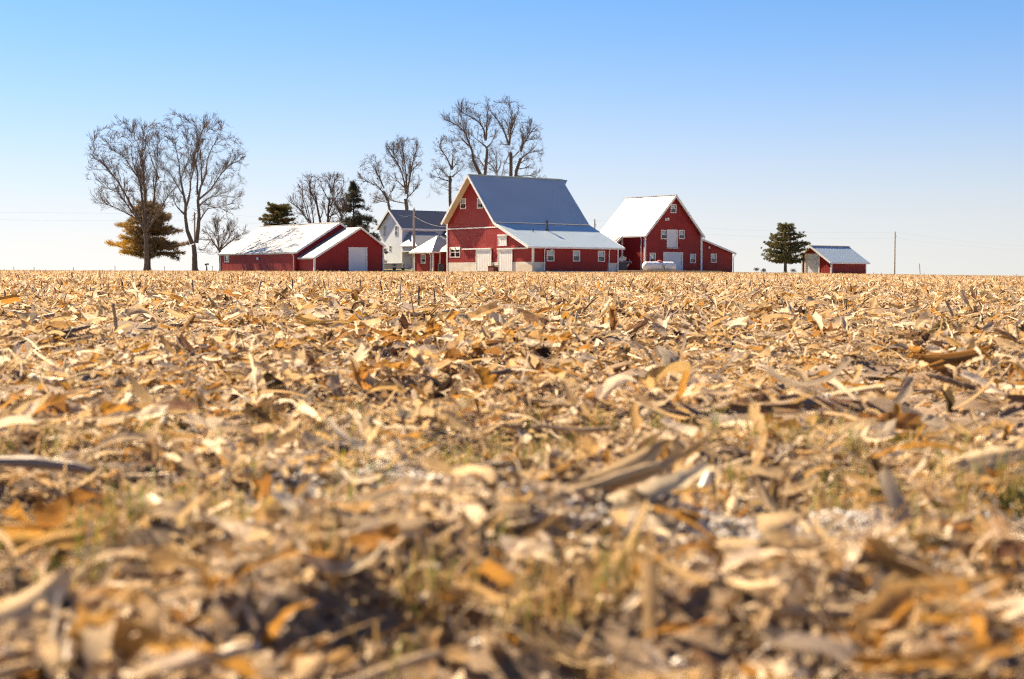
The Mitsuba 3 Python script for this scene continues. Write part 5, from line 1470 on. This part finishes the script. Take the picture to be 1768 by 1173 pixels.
HEROES = [
    ('corn_husk', 'pair of grey weathered rounded husk bulbs right of centre in the middle of the field', husk_c(.20, .11, 1, (.42, .36, .29), 3, 1.5), .77, 6.9, .10, 1.9, -.5, .2),
    ('corn_husk', 'long golden-grey husk over a dark hollow in the left of the middle field', husk_c(.34, .10, 2, (.52, .36, .17), 2, 1.2), -1.86, 9.4, .10, .5, -.25, .3),
    ('corn_husk', 'broad golden husk lying level left of centre in the middle field', husk_c(.46, .10, 3, (.56, .35, .11), 2, 1.0), -1.23, 9.45, .11, .05, 0, .25),
    ('corn_husk', 'orange husk tip below the broad golden husk left of centre', husk_c(.2, .08, 4, (.60, .30, .07), 1, 1.2), -.97, 8.4, .05, .2, -.1, .3),
    ('corn_husk', 'orange-brown husk pile at the right edge of the middle field', husk_c(.40, .12, 5, (.46, .23, .07), 3, 1.2), 2.05, 6.6, .09, .3, -.1, .2),
    ('corn_leaf', 'brown bent leaf next to the orange-brown husk pile at right', leaf_c(.45, .07, 6, (.40, .22, .08), 1.6), 2.32, 6.5, .04, .2, .0, .5),
    ('corn_leaf', 'upright orange leaf with a bent tip in the right of the middle field', leaf_c(.30, .06, 7, (.58, .31, .09), 2.0), 2.02, 8.3, .02, 2.5, -.7, .6),
    ('corn_husk', 'dark brown and orange husk just left of centre in the middle field', husk_c(.30, .07, 8, (.40, .21, .08), 2, 1.1), -.1, 8.2, .06, .1, -.12, .3),
    ('corn_stalk', 'thick pale stalk chunk standing tilted at the left edge of the near field', husk_c(.22, .09, 9, (.70, .56, .38), 2, 1.5), -1.5, 4.4, .09, .9, -.55, .2),
    ('corn_stalk', 'long grey stalk lying at the left edge of the foreground', (lambda q: (q[0], q[1], np.tile([.20, .155, .12], (len(q[0]), 1))))(stalk_mesh(.34, .013, np.random.default_rng(10))), -1.28, 3.2, .10, -.08, 1.62, 0),
    ('corn_leaf', 'pale leaf bent like an elbow left of the grey gravel in the foreground', leaf_c(.22, .028, 11, (.82, .72, .56), 1.9), -.36, 3.4, .06, -.5, .25, .5),
    ('corn_husk', 'pale torn husk scrap standing above the elbow-bent leaf', husk_c(.08, .06, 12, (.76, .66, .52), 1, .6), -.38, 3.5, .07, .6, -.9, .4),
    ('corn_husk', 'large layered husk with pale and grey leaves at the centre right of the foreground', husk_c(.22, .08, 13, (.62, .47, .29), 3, 1.1), .22, 2.72, .06, .45, -.22, .25),
    ('corn_leaf', 'long brown leaf arching over the large layered husk in the foreground', leaf_c(.20, .04, 14, (.46, .30, .14), 1.2), .30, 2.78, .07, .35, -.2, .5),
    ('corn_leaf', 'pale leaf sticking out under the large layered husk in the foreground', leaf_c(.22, .04, 15, (.78, .66, .47), .7), .27, 2.62, .05, .5, -.25, .8),
    ('corn_cob', 'white cob stump glowing in the sun right of the large layered husk', cob_mesh(.05, .017, (.82, .74, .62)), .43, 3.1, .06, .9, -.9, 0),
    ('corn_husk', 'flat pale tan husk piece in the right of the foreground', husk_c(.19, .075, 16, (.74, .57, .34), 1, .7), .38, 2.24, .045, -.2, .08, .55),
    ('corn_leaf', 'wide brown-orange leaf sloping down to the right corner of the foreground', leaf_c(.22, .05, 17, (.46, .26, .09), 1.3), .60, 2.02, .05, -.7, .25, .7),
    ('corn_leaf', 'second brown leaf crossing the wide leaf in the right corner', leaf_c(.17, .04, 18, (.52, .32, .13), -1.4), .50, 1.86, .03, .8, -.1, .6),
    ('corn_husk', 'round brown husk bulb at the right edge of the foreground', husk_c(.15, .12, 19, (.46, .30, .17), 2, 1.7), .83, 2.36, .07, 1.4, -.3, .1),
    ('corn_leaf', 'thick golden-orange leaf lying level at the left edge of the foreground', leaf_c(.26, .045, 20, (.66, .40, .12), .6), -.77, 2.28, .05, .02, -.03, .9),
    ('corn_leaf', 'short white leaf end pointing up left of centre in the foreground', leaf_c(.09, .026, 21, (.84, .74, .58), .8), -.37, 2.36, .05, -.7, .3, .6),
    ('corn_leaf', 'pale arched leaf in the lower middle left of the foreground', leaf_c(.17, .03, 22, (.76, .63, .44), 2.6), -.25, 2.07, .05, .15, 0, .4),
    ('corn_husk', 'pale husk with a white torn edge at the right edge of the near field', husk_c(.19, .09, 23, (.72, .57, .38), 2, 1.0), 1.07, 3.15, .08, .3, -.2, .4),
    ('corn_husk', 'dark brown curved husk right of centre in the near field', husk_c(.24, .06, 24, (.38, .25, .14), 2, 1.3), .77, 4.3, .08, .15, 0, .2),
    ('corn_husk', 'tan wide husk low at the bottom left corner of the foreground', husk_c(.16, .09, 25, (.72, .56, .36), 2, 1.0), -.62, 1.80, .03, .6, -.3, .3),
    ('corn_leaf', 'orange-brown leaf at the very bottom left of the foreground', leaf_c(.18, .05, 26, (.62, .36, .11), .5), -.46, 1.74, .03, -.1, .1, .5),
    ('corn_leaf', 'golden leaf stub standing left of the elbow-bent leaf in the foreground', leaf_c(.10, .04, 27, (.64, .43, .15), .9), -.47, 2.75, .05, 1.2, -.6, .5),
    ('corn_stalk', 'dark grey fallen stalk at the far left of the middle field', (lambda q: (q[0], q[1], np.tile([.28, .21, .15], (len(q[0]), 1))))(stalk_mesh(.34, .016, np.random.default_rng(28))), -4.2, 12.1, .06, .25, 1.35, 0),
    ('corn_leaf', 'tall brown leaf leaning upright left of centre in the middle field', leaf_c(.34, .05, 29, (.44, .27, .12), .8), -2.55, 11.0, .02, .9, -.75, .7),
    ('stubble_stalk', 'tall thin dry stalk standing nearest the barn, left of centre', stalk_mesh(.42, .008, np.random.default_rng(30)), -1.39, 30.0, -.05, 0, .02, 0),
    ('stubble_stalk', 'thin bent stalk with a leaf standing under the house, left of centre', stalk_mesh(.40, .009, np.random.default_rng(31)), -1.45, 18.5, -.05, .3, .04, 0),
    ('stubble_stalk', 'thin stick of stalk standing upright in the centre left of the middle field', stalk_mesh(.34, .006, np.random.default_rng(32)), -.86, 12.4, -.03, .3, -.06, 0),
]
for nm, lb, mesh, x, y, dz, yaw, pitch, roll in HEROES:
    st = 'stalk' in nm and 'chunk' not in lb
    hero(nm, lb, nm.replace('_', ' ') if nm != 'stubble_stalk' else 'corn stalk', mesh, x, y, dz, yaw, pitch, roll, bsdf='stalk_stuff' if st or nm == 'corn_cob' else 'residue', smooth=not st)

# ---------------------------------------------------------------- dry grass, crumbs of soil and gravel
rg = np.random.default_rng(91)
LV, LF_, LC, off = [], [], [], 0
GT = []
for (cx, cy, sx, sy, n, green) in [(-.62, 4.3, .28, .4, 26, .1), (-.1, 4.0, .5, .35, 40, .25), (.35, 3.9, .4, .3, 30, .3), (1.0, 3.4, .35, .35, 34, .3), (-1.2, 3.6, .3, .4, 16, .3), (.05, 2.1, .25, .2, 20, .15), (-.45, 2.6, .2, .25, 16, .35),
                                   (-.9, 2.2, .2, .3, 12, .25), (.75, 2.9, .2, .3, 12, .3), (-1.9, 5.2, .3, .4, 12, .4)]:
    for _ in range(n):
        GT.append((cx + rg.normal(0, sx), cy + rg.normal(0, sy), green))
for gx, gy, gr in GT:
    nb = rg.integers(16, 40)
    x, y = gx + rg.normal(0, .02, nb), gy + rg.normal(0, .02, nb)
    pos = np.stack([x, y, gz(x, y)], -1)
    v, f, k = strips(pos, rg.uniform(0, 6.283, nb), -rg.uniform(.5, 1.5, nb), rg.normal(0, .3, nb), rg.uniform(.04, .13, nb), rg.uniform(.0015, .004, nb), rg.normal(0, .9, nb), rg.normal(0, .5, nb), 4, 2, rg, 0, .9)
    dry = np.array([(.42, .27, .11), (.50, .36, .18), (.33, .20, .08)])[rg.integers(0, 3, nb)]
    grn = np.array((.15, .18, .035))
    w = (rg.random(nb) < gr + .12)[:, None]
    c = np.where(w, grn, dry) * rg.uniform(.75, 1.2, (nb, 1))
    put(v, f, np.repeat(c, k, 0))
one('dry_grass', (np.vstack(LV), np.vstack(LF_)), 'residue', 'thin dry brown and olive grass tufts in the foreground', 'grass', kind='stuff', color=np.clip(np.vstack(LC), 0, 1))

ico = trimesh.creation.icosphere(subdivisions=1, radius=1.0)
iv, if_ = np.asarray(ico.vertices), np.asarray(ico.faces)
LV, LF_, LC, off = [], [], [], 0
n1 = 4000
px_ = np.concatenate([rg.normal(-.22, .2, n1), rg.normal(.5, .19, n1)])
py_ = np.concatenate([rg.normal(3.1, .2, n1), rg.normal(2.62, .17, n1)])
xe_, ye_, _ = sector(2500, 1.3, 9, rg)
px_, py_ = np.concatenate([px_, xe_]), np.concatenate([py_, ye_])
n = len(px_)
rad = .0025 * 4.0 ** rg.random(n)
vv = iv[None] * rad[:, None, None] * (1 + rg.normal(0, .22, (n, len(iv), 1))) * np.array([1, 1, .75])
vv = vv + np.stack([px_, py_, gz(px_, py_) + rad * .5 + .012 * rg.random(n)], -1)[:, None]
col = np.where(rg.random((n, 1)) < .75, np.array([(.40, .37, .335)]), np.array([(.20, .16, .12)])) * rg.uniform(.7, 1.3, (n, 1))
put(vv.reshape(-1, 3), (if_[None] + (np.arange(n) * len(iv))[:, None, None]).reshape(-1, 3), np.repeat(col, len(iv), 0))
one('soil_crumbs', (np.vstack(LV), np.vstack(LF_)), 'stalk_stuff', 'grey crumbs of soil and gravel between the litter in the foreground', 'gravel', kind='stuff', color=np.clip(np.vstack(LC), 0, 1))

# short dry grass along the front of the farmyard
LV, LF_, LC, off = [], [], [], 0
x, y, d = sector(26000, 148, 158, rg, 23)
pos = np.stack([x, y, land(x, y) + .03], -1)
v, f, k = strips(pos, rg.uniform(0, 6.283, len(x)), -rg.uniform(.5, 1.5, len(x)), rg.normal(0, .3, len(x)), rg.uniform(.06, .16, len(x)), rg.uniform(.01, .03, len(x)), rg.normal(0, .6, len(x)), rg.normal(0, .5, len(x)), 2, 2, rg, 0, .9)
c = np.where(rg.random((len(x), 1)) < .6, np.array([(.36, .26, .12)]), np.array([(.17, .16, .06)])) * rg.uniform(.7, 1.2, (len(x), 1))
put(v, f, np.repeat(c, k, 0))
one('yard_grass', (np.vstack(LV), np.vstack(LF_)), 'residue', 'short dry grass along the front edge of the farmyard', 'grass', kind='stuff', color=np.clip(np.vstack(LC), 0, 1))
